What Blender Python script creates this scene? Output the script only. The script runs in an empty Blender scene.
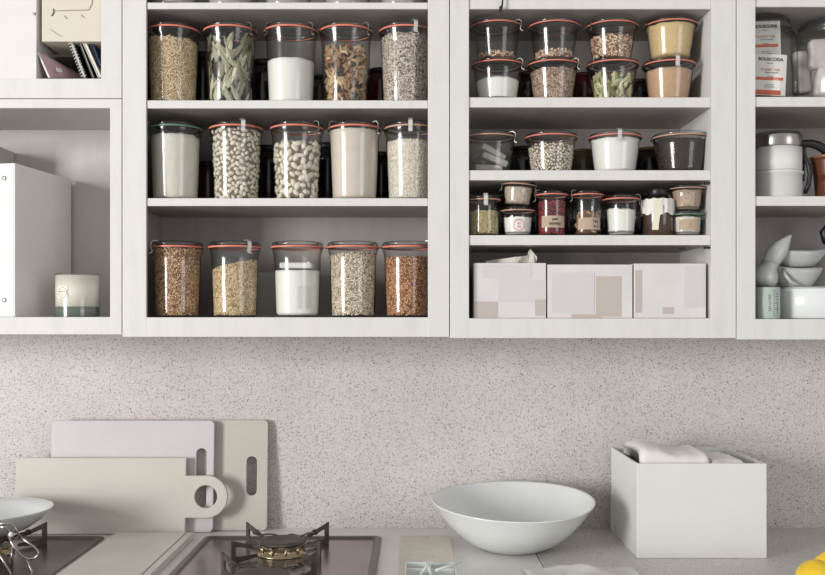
import bpy, bmesh, math, random
import numpy as np
from mathutils import Vector, Matrix, noise
random.seed(7); RNG = np.random.default_rng(7)
PI = math.pi; SC = bpy.context.scene; COL = SC.collection
CY, F = 1.9, 950.0          # camera distance to the cabinet fronts, focal length in pixels
CZ = -.466                  # worktop height relative to the eye

def X(px, y=0.): return (px-412.5)*(CY+y)/F
def Z(py, y=0.): return (320.-py)*(CY+y)/F

# ------------------------------------------------------------------ materials
def nmat(name):
    m = bpy.data.materials.new(name); m.use_nodes = True
    nt = m.node_tree; nt.nodes.clear()
    out = nt.nodes.new('ShaderNodeOutputMaterial')
    return m, nt, out
def N(nt, t, **kw):
    n = nt.nodes.new(t)
    for k, v in kw.items():
        if k in n.inputs: n.inputs[k].default_value = v
        else: setattr(n, k, v)
    return n
def ramp(nt, fac, stops, interp='LINEAR'):
    r = nt.nodes.new('ShaderNodeValToRGB'); r.color_ramp.interpolation = interp
    el = r.color_ramp.elements
    while len(el) < len(stops): el.new(.5)
    for e, (p, c) in zip(el, stops): e.position = p; e.color = (*c, 1)
    nt.links.new(fac, r.inputs['Fac']); return r.outputs['Color']
def s2l(c):
    return tuple(((v/255.)/12.92 if v/255. <= .04045 else ((v/255.+.055)/1.055)**2.4) for v in c)
def solid(name, rgb, rough=.5, metal=0., var=.06, scale=12., bump=0., bscale=60., coat=0., sheen=0.):
    m, nt, out = nmat(name); c = s2l(rgb)
    b = N(nt, 'ShaderNodeBsdfPrincipled', Roughness=rough, Metallic=metal)
    if coat: b.inputs['Coat Weight'].default_value = coat; b.inputs['Coat Roughness'].default_value = .06
    if sheen: b.inputs['Sheen Weight'].default_value = sheen
    tc = N(nt, 'ShaderNodeTexCoord'); nz = N(nt, 'ShaderNodeTexNoise', Scale=scale, Detail=4.)
    nt.links.new(tc.outputs['Object'], nz.inputs['Vector'])
    col = ramp(nt, nz.outputs['Fac'], [(.3, tuple(v*(1-var) for v in c)), (.7, tuple(min(1, v*(1+var)) for v in c))])
    nt.links.new(col, b.inputs['Base Color'])
    if bump:
        n2 = N(nt, 'ShaderNodeTexNoise', Scale=bscale, Detail=3.); nt.links.new(tc.outputs['Object'], n2.inputs['Vector'])
        bp = N(nt, 'ShaderNodeBump', Strength=bump, Distance=.002); nt.links.new(n2.outputs['Fac'], bp.inputs['Height'])
        nt.links.new(bp.outputs['Normal'], b.inputs['Normal'])
    nt.links.new(b.outputs[0], out.inputs[0]); return m
def grain(name, cols, rough=.55):
    """colour picked per loose grain"""
    m, nt, out = nmat(name); b = N(nt, 'ShaderNodeBsdfPrincipled', Roughness=rough)
    g = N(nt, 'ShaderNodeNewGeometry'); n = len(cols)
    col = ramp(nt, g.outputs['Random Per Island'], [(i/max(1, n-1), s2l(c)) for i, c in enumerate(cols)])
    nt.links.new(col, b.inputs['Base Color']); nt.links.new(b.outputs[0], out.inputs[0]); return m
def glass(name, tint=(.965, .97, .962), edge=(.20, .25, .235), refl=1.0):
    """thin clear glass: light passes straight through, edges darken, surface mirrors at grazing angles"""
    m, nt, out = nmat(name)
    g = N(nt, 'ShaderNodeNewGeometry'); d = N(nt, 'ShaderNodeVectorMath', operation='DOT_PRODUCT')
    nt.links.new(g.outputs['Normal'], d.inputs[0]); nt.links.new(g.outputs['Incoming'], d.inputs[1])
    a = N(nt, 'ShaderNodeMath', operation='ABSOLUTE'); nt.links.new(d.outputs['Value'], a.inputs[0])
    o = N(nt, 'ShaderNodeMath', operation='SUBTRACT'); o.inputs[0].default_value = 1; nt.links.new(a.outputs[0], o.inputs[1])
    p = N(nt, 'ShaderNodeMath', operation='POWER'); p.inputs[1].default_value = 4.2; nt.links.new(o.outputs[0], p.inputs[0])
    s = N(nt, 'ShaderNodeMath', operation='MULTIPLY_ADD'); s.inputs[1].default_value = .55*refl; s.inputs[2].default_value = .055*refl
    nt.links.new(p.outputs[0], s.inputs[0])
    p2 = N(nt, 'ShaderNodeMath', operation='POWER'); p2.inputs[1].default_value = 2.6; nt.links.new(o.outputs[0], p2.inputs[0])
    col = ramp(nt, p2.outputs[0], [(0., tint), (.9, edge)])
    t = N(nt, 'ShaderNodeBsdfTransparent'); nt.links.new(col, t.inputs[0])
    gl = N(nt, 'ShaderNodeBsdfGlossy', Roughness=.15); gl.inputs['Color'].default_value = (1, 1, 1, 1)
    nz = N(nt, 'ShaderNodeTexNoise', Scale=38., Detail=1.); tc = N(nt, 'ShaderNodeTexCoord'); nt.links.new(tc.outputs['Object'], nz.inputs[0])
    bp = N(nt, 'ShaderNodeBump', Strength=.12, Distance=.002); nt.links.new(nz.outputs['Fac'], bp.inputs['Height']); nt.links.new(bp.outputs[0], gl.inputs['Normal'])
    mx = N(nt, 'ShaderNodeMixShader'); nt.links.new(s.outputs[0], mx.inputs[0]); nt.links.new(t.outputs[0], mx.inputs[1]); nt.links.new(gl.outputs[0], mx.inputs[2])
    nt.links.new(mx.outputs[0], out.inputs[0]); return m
def terrazzo(name, base, base2, spk, spk2, scale=1., amount=.16, rough=.45):
    m, nt, out = nmat(name); b = N(nt, 'ShaderNodeBsdfPrincipled', Roughness=rough)
    tc = N(nt, 'ShaderNodeTexCoord')
    nz = N(nt, 'ShaderNodeTexNoise', Scale=3.*scale, Detail=5.); nt.links.new(tc.outputs['Object'], nz.inputs[0])
    basec = ramp(nt, nz.outputs['Fac'], [(.3, s2l(base)), (.7, s2l(base2))])
    cur = basec
    for sc, c, thr, wob in ((300*scale, spk2, amount*1.25, .35), (215*scale, spk, amount, .5)):
        wn = N(nt, 'ShaderNodeTexNoise', Scale=sc*.8, Detail=2.); nt.links.new(tc.outputs['Object'], wn.inputs[0])
        ad = N(nt, 'ShaderNodeVectorMath', operation='MULTIPLY_ADD'); ad.inputs[1].default_value = (wob/sc*1.6,)*3
        nt.links.new(wn.outputs['Color'], ad.inputs[0]); nt.links.new(tc.outputs['Object'], ad.inputs[2])
        v = N(nt, 'ShaderNodeTexVoronoi', Scale=sc); nt.links.new(ad.outputs[0], v.inputs['Vector'])
        sep = N(nt, 'ShaderNodeSeparateColor'); nt.links.new(v.outputs['Color'], sep.inputs[0])
        # speck radius varies per cell; most cells have none
        mr = N(nt, 'ShaderNodeMapRange'); mr.inputs['From Min'].default_value = .62; mr.inputs['From Max'].default_value = 1.
        mr.inputs['To Min'].default_value = 0.; mr.inputs['To Max'].default_value = thr*2.6
        nt.links.new(sep.outputs[0], mr.inputs['Value'])
        sb = N(nt, 'ShaderNodeMath', operation='SUBTRACT'); nt.links.new(mr.outputs[0], sb.inputs[0]); nt.links.new(v.outputs['Distance'], sb.inputs[1])
        mu = N(nt, 'ShaderNodeMath', operation='MULTIPLY'); mu.use_clamp = True; mu.inputs[1].default_value = 9.; nt.links.new(sb.outputs[0], mu.inputs[0])
        mx = N(nt, 'ShaderNodeMix', data_type='RGBA'); nt.links.new(mu.outputs[0], mx.inputs['Factor'])
        nt.links.new(cur, mx.inputs[6]); mx.inputs[7].default_value = (*s2l(c), 1); cur = mx.outputs[2]
    nt.links.new(cur, b.inputs['Base Color']); nt.links.new(b.outputs[0], out.inputs[0]); return m
def paint(name, rgb, dirt=.10, rough=.5):
    """brushed cabinet paint with faint vertical wear"""
    m, nt, out = nmat(name); c = s2l(rgb); b = N(nt, 'ShaderNodeBsdfPrincipled', Roughness=rough)
    tc = N(nt, 'ShaderNodeTexCoord'); mp = N(nt, 'ShaderNodeMapping'); mp.inputs['Scale'].default_value = (26, 26, 5)
    nt.links.new(tc.outputs['Object'], mp.inputs[0])
    nz = N(nt, 'ShaderNodeTexNoise', Scale=1.6, Detail=8., Roughness=.65); nt.links.new(mp.outputs[0], nz.inputs[0])
    col = ramp(nt, nz.outputs['Fac'], [(.25, tuple(v*(1-dirt) for v in c)), (.5, c), (.8, tuple(min(1, v*1.03) for v in c))])
    nt.links.new(col, b.inputs['Base Color'])
    bp = N(nt, 'ShaderNodeBump', Strength=.06, Distance=.001); nt.links.new(nz.outputs['Fac'], bp.inputs['Height']); nt.links.new(bp.outputs[0], b.inputs['Normal'])
    nt.links.new(b.outputs[0], out.inputs[0]); return m

M = {}
M['paint'] = paint('cabinet_paint', (216, 213, 210), .09)
M['paint_shaded'] = paint('cabinet_interior_shaded', (174, 166, 162), .14)  # taupe with the shade of the cabinet interiors put into the colour
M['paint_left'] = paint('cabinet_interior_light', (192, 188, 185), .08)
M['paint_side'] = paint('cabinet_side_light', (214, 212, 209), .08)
M['wall'] = terrazzo('speckled_wall', (201, 194, 192), (210, 203, 200), (28, 24, 25), (164, 155, 153), 2.3, .235)
M['counter'] = terrazzo('speckled_counter', (198, 193, 191), (208, 203, 200), (128, 120, 117), (170, 163, 160), 1.9, .24)
M['counter_w'] = solid('pale_counter', (222, 219, 217), .35, var=.04, scale=9)
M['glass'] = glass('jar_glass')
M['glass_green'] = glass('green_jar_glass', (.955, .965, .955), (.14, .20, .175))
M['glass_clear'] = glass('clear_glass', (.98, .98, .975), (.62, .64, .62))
M['ring'] = solid('coral_rubber', (214, 122, 100), .5, var=.12, scale=20)
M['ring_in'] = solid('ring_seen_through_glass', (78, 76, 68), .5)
M['ring_dull'] = solid('faded_rubber', (186, 142, 122), .5)
M['ring_green'] = solid('green_rubber', (92, 128, 108), .45)
M['steel'] = solid('clip_steel', (150, 147, 143), .38, 1., var=.1)
M['steel_bright'] = solid('bright_clip_steel', (225, 223, 219), .42, .6, var=.08, scale=60)
M['chrome'] = solid('chrome_wire', (172, 168, 164), .26, 1., var=.05)
M['brass'] = solid('burner_metal', (176, 160, 132), .3, 1., var=.2, scale=40)
M['hob'] = solid('hob_steel', (150, 140, 136), .24, .8, var=.12, scale=14)
M['hob_dark'] = solid('hob_steel_dark', (120, 110, 105), .26, .7, var=.2, scale=10)
M['hob_rim'] = solid('hob_rim_steel', (112, 106, 103), .35, .7, var=.12)
M['iron'] = solid('grate_iron', (92, 84, 78), .5, .6, var=.25, scale=50)
M['black'] = solid('black_plastic', (24, 22, 22), .4)
M['dark'] = solid('dark_glass_bottle', (38, 32, 31), .2, coat=.4)
M['maroon'] = solid('maroon_jam', (80, 24, 36), .25, coat=.4)
M['olive'] = solid('olive_jar', (84, 76, 52), .3, coat=.3)
M['brownglass'] = solid('brown_glass', (66, 50, 40), .2, coat=.4)
M['porcelain'] = solid('white_porcelain', (226, 229, 227), .22, var=.02, coat=.4)
M['porcelain_grey'] = solid('grey_white_porcelain', (182, 184, 180), .3, var=.03, coat=.2)
M['box_white'] = solid('white_lacquer_box', (219, 219, 215), .35, var=.02)
M['board_w'] = solid('lilac_white_board', (200, 195, 197), .5, var=.03)
M['board_c'] = solid('cream_board', (198, 192, 183), .55, var=.04, scale=7)
M['board_g'] = solid('grey_green_board', (188, 183, 173), .55, var=.04)
M['slab'] = solid('pale_stone_slab', (207, 201, 193), .35, var=.06, scale=10)
M['board_s'] = solid('worn_beige_board', (206, 199, 186), .6, var=.07, scale=30)
M['linen'] = solid('white_linen', (226, 221, 217), .85, var=.03, bump=.3, bscale=220, sheen=.3)
M['plastic'] = solid('crumpled_white_wrap', (222, 219, 214), .4, var=.05, bump=.4, bscale=50)
M['lemon'] = solid('lemon_peel', (238, 198, 48), .42, var=.12, scale=30, bump=.35, bscale=300)
M['binder'] = solid('binder_card', (222, 217, 216), .6, var=.03)
M['binder_in'] = solid('binder_grey', (190, 186, 184), .6)  # plain grey of the file folder and the box behind the jars
M['cream_card'] = solid('cream_card', (212, 204, 187), .65, var=.04)
M['pink'] = solid('pink_notebook', (226, 188, 194), .6)
M['pages'] = solid('paper_pages', (224, 220, 210), .7)
M['navy'] = solid('navy_cover', (32, 52, 78), .5)
M['blackbook'] = solid('black_cover', (34, 33, 36), .5)
M['green_cover'] = solid('green_cover', (96, 120, 92), .5)
M['paperbox'] = solid('papered_box', (214, 209, 208), .7, var=.05, scale=18)
M['tape'] = solid('paper_patch', (188, 178, 170), .7, var=.05)
M['tape2'] = solid('pale_paper_patch', (206, 201, 202), .7, var=.04)
M['kraft'] = solid('kraft_label', (180, 159, 138), .7, var=.05)
M['ink'] = solid('ink', (52, 46, 44), .7)
M['ink_soft'] = solid('soft_ink', (150, 140, 130), .7)
M['ink_red'] = solid('red_ink', (206, 124, 104), .7)
M['ink_orange'] = solid('orange_ink', (206, 88, 50), .6)
M['ink_green'] = solid('green_ink', (92, 110, 100), .7)
M['label'] = solid('white_label', (226, 224, 218), .6, var=.03)
M['wax'] = solid('candle_wax', (236, 230, 216), .5, var=.02)
M['green_glass'] = solid('green_candle_glass', (92, 104, 92), .15, coat=.5)
M['terracotta'] = solid('copper_brown_glaze', (98, 58, 40), .3, coat=.3, var=.2)
M['copper'] = solid('copper_rim', (190, 140, 110), .3, .6)
M['bag'] = solid('tissue_bag', (206, 196, 192), .5, var=.12, scale=25, bump=.5, bscale=70)
M['teapaper'] = solid('grey_tea_paper', (170, 164, 158), .7, var=.1, scale=40)
M['ribbon'] = solid('cream_ribbon', (228, 220, 198), .7)
M['tinted'] = solid('sea_green_plastic', (176, 188, 178), .3, var=.03)
# fillings
M['f_flour'] = solid('flour', (226, 220, 208), .9, var=.04, scale=45, bump=.6, bscale=120)
M['f_flour_pink'] = solid('wholemeal_flour', (218, 206, 192), .9, var=.04, scale=50, bump=.3, bscale=180)
M['f_sugar'] = solid('sugar', (242, 239, 233), .8, var=.02, scale=60, bump=.4, bscale=400)
M['f_semolina'] = solid('semolina', (216, 188, 138), .85, var=.09, scale=160, bump=.4, bscale=350)
M['f_peach'] = solid('spice_flour', (198, 160, 128), .85, var=.06, scale=90, bump=.3, bscale=200)
M['f_taupe'] = solid('taupe_powder', (176, 152, 130), .85, var=.05)
M['g_rice'] = grain('brown_rice', [(176, 144, 104), (234, 214, 176), (246, 230, 200), (216, 190, 150), (240, 220, 186)])
M['g_leaf'] = grain('bay_leaf', [(72, 72, 52), (168, 166, 136), (216, 212, 184), (112, 112, 84), (196, 192, 162), (92, 92, 68)], .6)
M['g_mush'] = grain('dried_mushroom', [(96, 62, 40), (150, 108, 70), (206, 178, 136), (128, 84, 54), (226, 204, 164)], .8)
M['g_seed'] = grain('grey_seeds', [(84, 68, 58), (222, 208, 192), (240, 230, 218), (172, 152, 136), (244, 236, 226)])
M['g_bean'] = grain('white_bean', [(214, 202, 182), (228, 218, 200), (238, 230, 216)], .4)
M['g_cous'] = grain('white_rice', [(206, 192, 168), (244, 238, 224), (250, 246, 238)])
M['g_wheat'] = grain('wheat_grain', [(104, 66, 42), (222, 182, 138), (184, 134, 92), (240, 210, 172), (150, 102, 66)])
M['g_tan'] = grain('tan_seed', [(150, 118, 78), (232, 208, 164), (244, 226, 190), (210, 180, 132)])
M['g_oat'] = grain('oat_groats', [(146, 122, 96), (240, 228, 206), (222, 204, 176), (248, 238, 220)])
M['g_buck'] = grain('buckwheat', [(104, 60, 38), (204, 142, 98), (230, 180, 136), (156, 96, 62)])
M['g_lentil'] = grain('mixed_lentils', [(84, 56, 48), (196, 160, 136), (222, 196, 172), (128, 92, 80)])
M['g_nut'] = grain('chopped_nuts', [(108, 72, 54), (212, 172, 142), (240, 218, 190), (170, 122, 94)])
M['g_green'] = grain('green_slices', [(112, 112, 72), (176, 174, 128), (222, 218, 176)])
M['g_cof'] = grain('dark_cloves', [(34, 22, 18), (66, 44, 34), (50, 32, 26)], .35)
M['g_red'] = grain('red_beans', [(96, 18, 30), (140, 34, 48), (168, 60, 68)], .35)
M['g_pin'] = grain('pale_green_seeds', [(158, 142, 96), (206, 194, 150), (180, 166, 120)])
M['g_pink'] = grain('pinkish_oats', [(176, 148, 130), (222, 204, 190), (206, 182, 166)])
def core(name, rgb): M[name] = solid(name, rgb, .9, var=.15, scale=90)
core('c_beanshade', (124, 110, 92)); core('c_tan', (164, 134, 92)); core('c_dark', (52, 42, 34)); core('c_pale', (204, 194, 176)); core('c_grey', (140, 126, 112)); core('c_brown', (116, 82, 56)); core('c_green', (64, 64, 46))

# ------------------------------------------------------------------ object helpers
def link(name, me, parent=None, loc=(0, 0, 0), rot=(0, 0, 0)):
    o = bpy.data.objects.new(name, me); COL.objects.link(o); o.location = loc; o.rotation_euler = rot
    if parent is not None: o.parent = parent
    return o
def tag(o, label, cat, group=None, kind=None):
    if label: o['label'] = label
    if cat: o['category'] = cat
    if group: o['group'] = group
    if kind: o['kind'] = kind
    return o
def thing(name, label, cat, loc=(0, 0, 0), rot=(0, 0, 0), group=None):
    return tag(link(name, None, None, loc, rot), label, cat, group)
class MB:
    """collects shapes for ONE mesh"""
    def __init__(s): s.v = []; s.f = []; s.mi = []; s.sm = []
    def add(s, vs, fs, mi=0, smooth=True):
        b = len(s.v); s.v += [tuple(v) for v in vs]; s.f += [tuple(i+b for i in f) for f in fs]
        s.mi += [mi]*len(fs); s.sm += [smooth]*len(fs); return s
    def box(s, x0, x1, y0, y1, z0, z1, mi=0, bev=0., mat=None):
        bm = bmesh.new(); bmesh.ops.create_cube(bm, size=1.)
        for v in bm.verts: v.co = Vector(((x0+x1)/2+v.co.x*(x1-x0), (y0+y1)/2+v.co.y*(y1-y0), (z0+z1)/2+v.co.z*(z1-z0)))
        if bev: bmesh.ops.bevel(bm, geom=bm.edges[:], offset=bev, segments=2, profile=.5, affect='EDGES')
        if mat is not None: bmesh.ops.transform(bm, matrix=mat, verts=bm.verts)
        bm.verts.index_update(); s.add([v.co[:] for v in bm.verts], [[v.index for v in f.verts] for f in bm.faces], mi, False); bm.free(); return s
    def lathe(s, prof, seg=48, mi=0, smooth=True, fn=None, mat=None):
        vs = []; fs = []; idx = []
        for r, z in prof:
            if r < 1e-6: idx.append([len(vs)]); vs.append((0, 0, z))
            else:
                idx.append(list(range(len(vs), len(vs)+seg)))
                vs += [(r*math.cos(2*PI*k/seg), r*math.sin(2*PI*k/seg), z) for k in range(seg)]
        for a, b in zip(idx, idx[1:]):
            for k in range(seg):
                k2 = (k+1) % seg
                if len(a) == 1 and len(b) == 1: continue
                if len(a) == 1: fs.append((a[0], b[k2], b[k]))
                elif len(b) == 1: fs.append((a[k], a[k2], b[0]))
                else: fs.append((a[k], a[k2], b[k2], b[k]))
        if fn: vs = [fn(*v) for v in vs]
        if mat is not None: vs = [(mat @ Vector(v))[:] for v in vs]
        return s.add(vs, fs, mi, smooth)
    def tube(s, pts, r, seg=8, mi=0, closed=False):
        pts = [Vector(p) for p in pts]; n = len(pts); rings = []; vs = []; fs = []
        up = None
        for i, p in enumerate(pts):
            a = pts[(i-1) % n] if (closed or i > 0) else p; b = pts[(i+1) % n] if (closed or i < n-1) else p
            t = (b-a).normalized()
            if up is None: up = t.orthogonal().normalized()
            up = (up-t*up.dot(t)); up = up.normalized() if up.length > 1e-6 else t.orthogonal().normalized()
            w = t.cross(up); rr = r[i] if isinstance(r, (list, tuple)) else r
            rings.append(list(range(len(vs), len(vs)+seg)))
            vs += [(p+(up*math.cos(2*PI*k/seg)+w*math.sin(2*PI*k/seg))*rr)[:] for k in range(seg)]
        m = n if closed else n-1
        for i in range(m):
            a, b = rings[i], rings[(i+1) % n]
            fs += [(a[k], a[(k+1) % seg], b[(k+1) % seg], b[k]) for k in range(seg)]
        if not closed: fs += [tuple(reversed(rings[0])), tuple(rings[-1])]
        return s.add(vs, fs, mi, True)
    def strip(s, pts, w, t=.0006, mi=0):
        """a bent band: pts in (y,z), width along x"""
        n = len(pts); vs = []; fs = []
        for i, (y, z) in enumerate(pts):
            a = pts[max(0, i-1)]; b = pts[min(n-1, i+1)]; d = Vector((b[0]-a[0], b[1]-a[1])).normalized(); nn = Vector((-d.y, d.x))*t
            vs += [(-w/2, y-nn.x, z-nn.y), (w/2, y-nn.x, z-nn.y), (w/2, y+nn.x, z+nn.y), (-w/2, y+nn.x, z+nn.y)]
        for i in range(n-1):
            b = i*4
            fs += [(b+k, b+(k+1) % 4, b+4+(k+1) % 4, b+4+k) for k in range(4)]
        fs += [(3, 2, 1, 0), tuple(4*(n-1)+k for k in range(4))]
        return s.add(vs, fs, mi, False)
    def prism(s, outline, holes, y0, y1, mi=0, bev=0.):
        """plate in the XZ plane with holes"""
        cu = bpy.data.curves.new('tmp', 'CURVE'); cu.dimensions = '2D'; cu.fill_mode = 'BOTH'; cu.extrude = (y1-y0)/2
        if bev: cu.bevel_depth = bev; cu.offset = -bev; cu.extrude = (y1-y0)/2-bev; cu.bevel_resolution = 1
        for loop in [outline]+holes:
            sp = cu.splines.new('POLY'); sp.points.add(len(loop)-1); sp.use_cyclic_u = True
            for p, (a, b) in zip(sp.points, loop): p.co = (a, b, 0, 1)
        o = bpy.data.objects.new('tmp', cu); COL.objects.link(o); bpy.context.view_layer.update()
        me = bpy.data.meshes.new_from_object(o.evaluated_get(bpy.context.evaluated_depsgraph_get()))
        ym = (y0+y1)/2
        s.add([(v.co.x, ym-v.co.z, v.co.y) for v in me.vertices], [list(p.vertices) for p in me.polygons], mi, False)
        bpy.data.objects.remove(o); bpy.data.curves.remove(cu); bpy.data.meshes.remove(me); return s
    def mesh(s, name, mats):
        me = bpy.data.meshes.new(name); me.from_pydata(s.v, [], s.f)
        for m in (mats if isinstance(mats, (list, tuple)) else [mats]): me.materials.append(m)
        me.polygons.foreach_set('material_index', s.mi); me.polygons.foreach_set('use_smooth', s.sm); me.update(); return me
    def build(s, name, mats, parent=None, loc=(0, 0, 0), rot=(0, 0, 0)):
        return link(name, s.mesh(name, mats), parent, loc, rot)
def text_geo(txt, size, bold=0.):
    cu = bpy.data.curves.new('tmp', 'FONT'); cu.body = txt; cu.size = size; cu.align_x = 'CENTER'; cu.align_y = 'CENTER'; cu.offset = bold
    cu.resolution_u = 2
    o = bpy.data.objects.new('tmp', cu); COL.objects.link(o); bpy.context.view_layer.update()
    me = bpy.data.meshes.new_from_object(o.evaluated_get(bpy.context.evaluated_depsgraph_get()))
    r = ([v.co[:] for v in me.vertices], [list(p.vertices) for p in me.polygons])
    bpy.data.objects.remove(o); bpy.data.curves.remove(cu); bpy.data.meshes.remove(me); return r
def wrap(a, z, R, phi0=0.):          # arc coordinate a on a cylinder of radius R facing the camera (-Y)
    t = a/R+phi0; return (R*math.sin(t), -R*math.cos(t), z)
def rrect(x0, x1, z0, z1, r, n=6):
    pts = []
    for cx, cz, a0 in ((x1-r, z1-r, 0), (x0+r, z1-r, 90), (x0+r, z0+r, 180), (x1-r, z0+r, 270)):
        pts += [(cx+r*math.cos(math.radians(a0+90*k/n)), cz+r*math.sin(math.radians(a0+90*k/n))) for k in range(n+1)]
    return pts

# ------------------------------------------------------------------ the setting
WY = .228
mb = MB(); mb.box(-2.4, 2.4, WY, WY+.1, -1.4, 1.35); tag(mb.build('wall_back', M['wall']), None, None, kind='structure')
CT = .04; CF = -.42; JX = .247
mb = MB(); mb.box(-2.4, JX-.0008, CF, WY, CZ-CT, CZ, bev=.001)
tag(mb.build('worktop', M['counter_w']), 'smooth off-white worktop running under the hobs and the big bowl', 'worktop')
mb = MB(); mb.box(JX+.0008, 2.4, CF, WY, CZ-CT, CZ, bev=.001)
tag(mb.build('worktop', M['counter']), 'grey speckled worktop under the white box and the lemons', 'worktop')

def cabinet(label, xa, xb, za, zb, ox0, ox1, oz0, oz1, shelves, inner, side, il=0., ir=0.):
    t = thing('wall_cabinet', label, 'cabinet', ((xa+xb)/2, 0, za))
    L = t.location
    def B(mb, x0, x1, y0, y1, z0, z1, bev=0.): mb.box(x0-L.x, x1-L.x, y0, y1, z0-L.z, z1-L.z, bev=bev)
    f = MB(); b = .0009
    B(f, xa, ox0, 0, .009, za, zb, b); B(f, ox1, xb, 0, .009, za, zb, b)
    B(f, ox0-.001, ox1+.001, .0003, .009, za, oz0, b); B(f, ox0-.001, ox1+.001, .0003, .009, oz1, zb, b)
    f.build('face_frame', M['paint'], t)
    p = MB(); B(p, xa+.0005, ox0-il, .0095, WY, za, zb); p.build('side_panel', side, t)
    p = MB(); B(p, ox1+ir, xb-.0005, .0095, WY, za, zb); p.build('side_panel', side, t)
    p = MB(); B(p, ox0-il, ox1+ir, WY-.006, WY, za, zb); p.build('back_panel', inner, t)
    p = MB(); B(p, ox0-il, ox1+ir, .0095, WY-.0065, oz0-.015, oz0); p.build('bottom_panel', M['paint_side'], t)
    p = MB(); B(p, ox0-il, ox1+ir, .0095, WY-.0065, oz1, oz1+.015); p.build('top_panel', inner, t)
    for s0, s1 in shelves:
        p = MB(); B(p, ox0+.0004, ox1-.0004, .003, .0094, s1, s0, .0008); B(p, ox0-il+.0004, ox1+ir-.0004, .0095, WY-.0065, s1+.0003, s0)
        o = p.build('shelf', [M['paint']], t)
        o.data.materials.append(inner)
        # underside takes the inner colour, its shade painted in
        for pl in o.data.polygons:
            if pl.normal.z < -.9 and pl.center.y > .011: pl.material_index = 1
    return t
zt = Z(-120)
cabinet('white upper wall cabinet holding the cream box and the leaning notebooks', X(-260), X(121.6), Z(98.2), zt, X(-236), X(101), Z(78.5), Z(-100), [], M['paint_shaded'], M['paint_shaded'])
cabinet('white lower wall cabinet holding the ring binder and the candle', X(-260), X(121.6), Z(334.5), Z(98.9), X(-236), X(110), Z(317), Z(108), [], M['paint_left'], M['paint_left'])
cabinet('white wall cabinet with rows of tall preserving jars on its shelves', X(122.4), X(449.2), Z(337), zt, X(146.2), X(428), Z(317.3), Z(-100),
        [(Z(2), Z(8.5)), (Z(100), Z(108)), (Z(198), Z(205.8))], M['paint_shaded'], M['paint_shaded'], .028, .026)
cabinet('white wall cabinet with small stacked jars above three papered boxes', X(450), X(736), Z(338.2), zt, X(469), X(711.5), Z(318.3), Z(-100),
        [(Z(-3), Z(8.5)), (Z(97), Z(107)), (Z(170), Z(180)), (Z(235), Z(245))], M['paint_shaded'], M['paint_side'])
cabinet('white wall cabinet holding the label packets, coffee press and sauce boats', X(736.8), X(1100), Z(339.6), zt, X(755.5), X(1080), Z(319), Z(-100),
        [(Z(-3), Z(6.3)), (Z(96.5), Z(106.3)), (Z(196), Z(205.6))], M['paint_shaded'], M['paint_shaded'], .035, 0)

# ------------------------------------------------------------------ jars
CACHE = {}
def jar_prof(rb, rt, H, lidh=.013):
    zr = H-lidh
    return [(0, .0025), (rb*.80, .0015), (rb*.90, 0), (rb*.985, .003), (rb*1.0, .010), (rb+(rt-rb)*.45, zr*.42), (rt*.985, zr*.80), (rt, zr*.90), (rt*1.045, zr*.945), (rt*1.07, zr-.0005)]
def inner_r(rb, rt, H, z, lidh=.013):
    pr = jar_prof(rb, rt, H, lidh)[4:]
    for (r0, z0), (r1, z1) in zip(pr, pr[1:]):
        if z <= z1: return (r0+(r1-r0)*max(0, (z-z0))/(z1-z0))-.0016
    return rt-.0016
def jar_meshes(rb, rt, rr, H, lidh, g, rk, tabphi):
    key = (rb, rt, rr, H, lidh, g, rk, tabphi)
    if key in CACHE: return CACHE[key]
    zr = H-lidh
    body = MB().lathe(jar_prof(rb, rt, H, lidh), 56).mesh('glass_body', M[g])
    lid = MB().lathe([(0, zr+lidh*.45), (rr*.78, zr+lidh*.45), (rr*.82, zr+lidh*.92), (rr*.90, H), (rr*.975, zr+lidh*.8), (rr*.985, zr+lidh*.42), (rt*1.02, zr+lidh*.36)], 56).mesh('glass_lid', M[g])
    rm = None
    if rk:
        m = MB().lathe([(rt*.99, zr), (rr*.995, zr), (rr*1.013, zr+.0004), (rr*1.013, zr+lidh*.30), (rr*.99, zr+lidh*.33), (rt*.99, zr+lidh*.33)], 72)
        if tabphi is not None:      # pull tab
            m.box(rr*.98, rr*1.07, -.006, .006, zr+.0008, zr+.0026, mat=Matrix.Rotation(tabphi, 4, 'Z'))
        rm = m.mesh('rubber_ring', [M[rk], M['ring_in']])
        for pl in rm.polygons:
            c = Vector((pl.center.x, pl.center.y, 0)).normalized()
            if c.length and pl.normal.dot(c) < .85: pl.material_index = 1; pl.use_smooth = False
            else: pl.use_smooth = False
    CACHE[key] = (body, lid, rm); return CACHE[key]
def clip_mesh(rr, H, lidh, wd=.0085):
    key = ('clip', rr, H, lidh, wd)
    if key not in CACHE:
        zr = H-lidh
        m = MB().strip([(-rr*.78, H+.0012), (-rr*.95, H+.0024), (-rr*1.02-.001, H-.002), (-rr*1.03-.001, zr+.001), (-rr*1.0, zr-.004), (-rr*.99-.001, zr-.009), (-rr*1.03-.004, zr-.012)], wd)
        CACHE[key] = m.mesh('metal_clip', M['steel_bright' if wd > .005 else 'steel'])
    return CACHE[key]
def jar(px, base, y, dims, label, group, ring='ring', g='glass', clips=(), tab=None, tilt=0., rz=0., lidh=.013, dx=0.):
    rb, rt, rr, H = dims
    t = thing('preserving_jar', label, 'jar', (X(px, y)+dx, y, base), (0, tilt, rz), group)
    b, l, rm = jar_meshes(rb, rt, rr, H, lidh, g, ring, tab)
    link('glass_body', b, t); link('glass_lid', l, t)
    if rm: link('rubber_ring', rm, t)
    for a in clips: link('metal_clip', clip_mesh(rr, H, lidh, .0085 if abs(a) < 50 else .0028), t, rot=(0, 0, math.radians(a)))
    t['_d'] = [rb, rt, rr, H, lidh]
    return t
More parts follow.
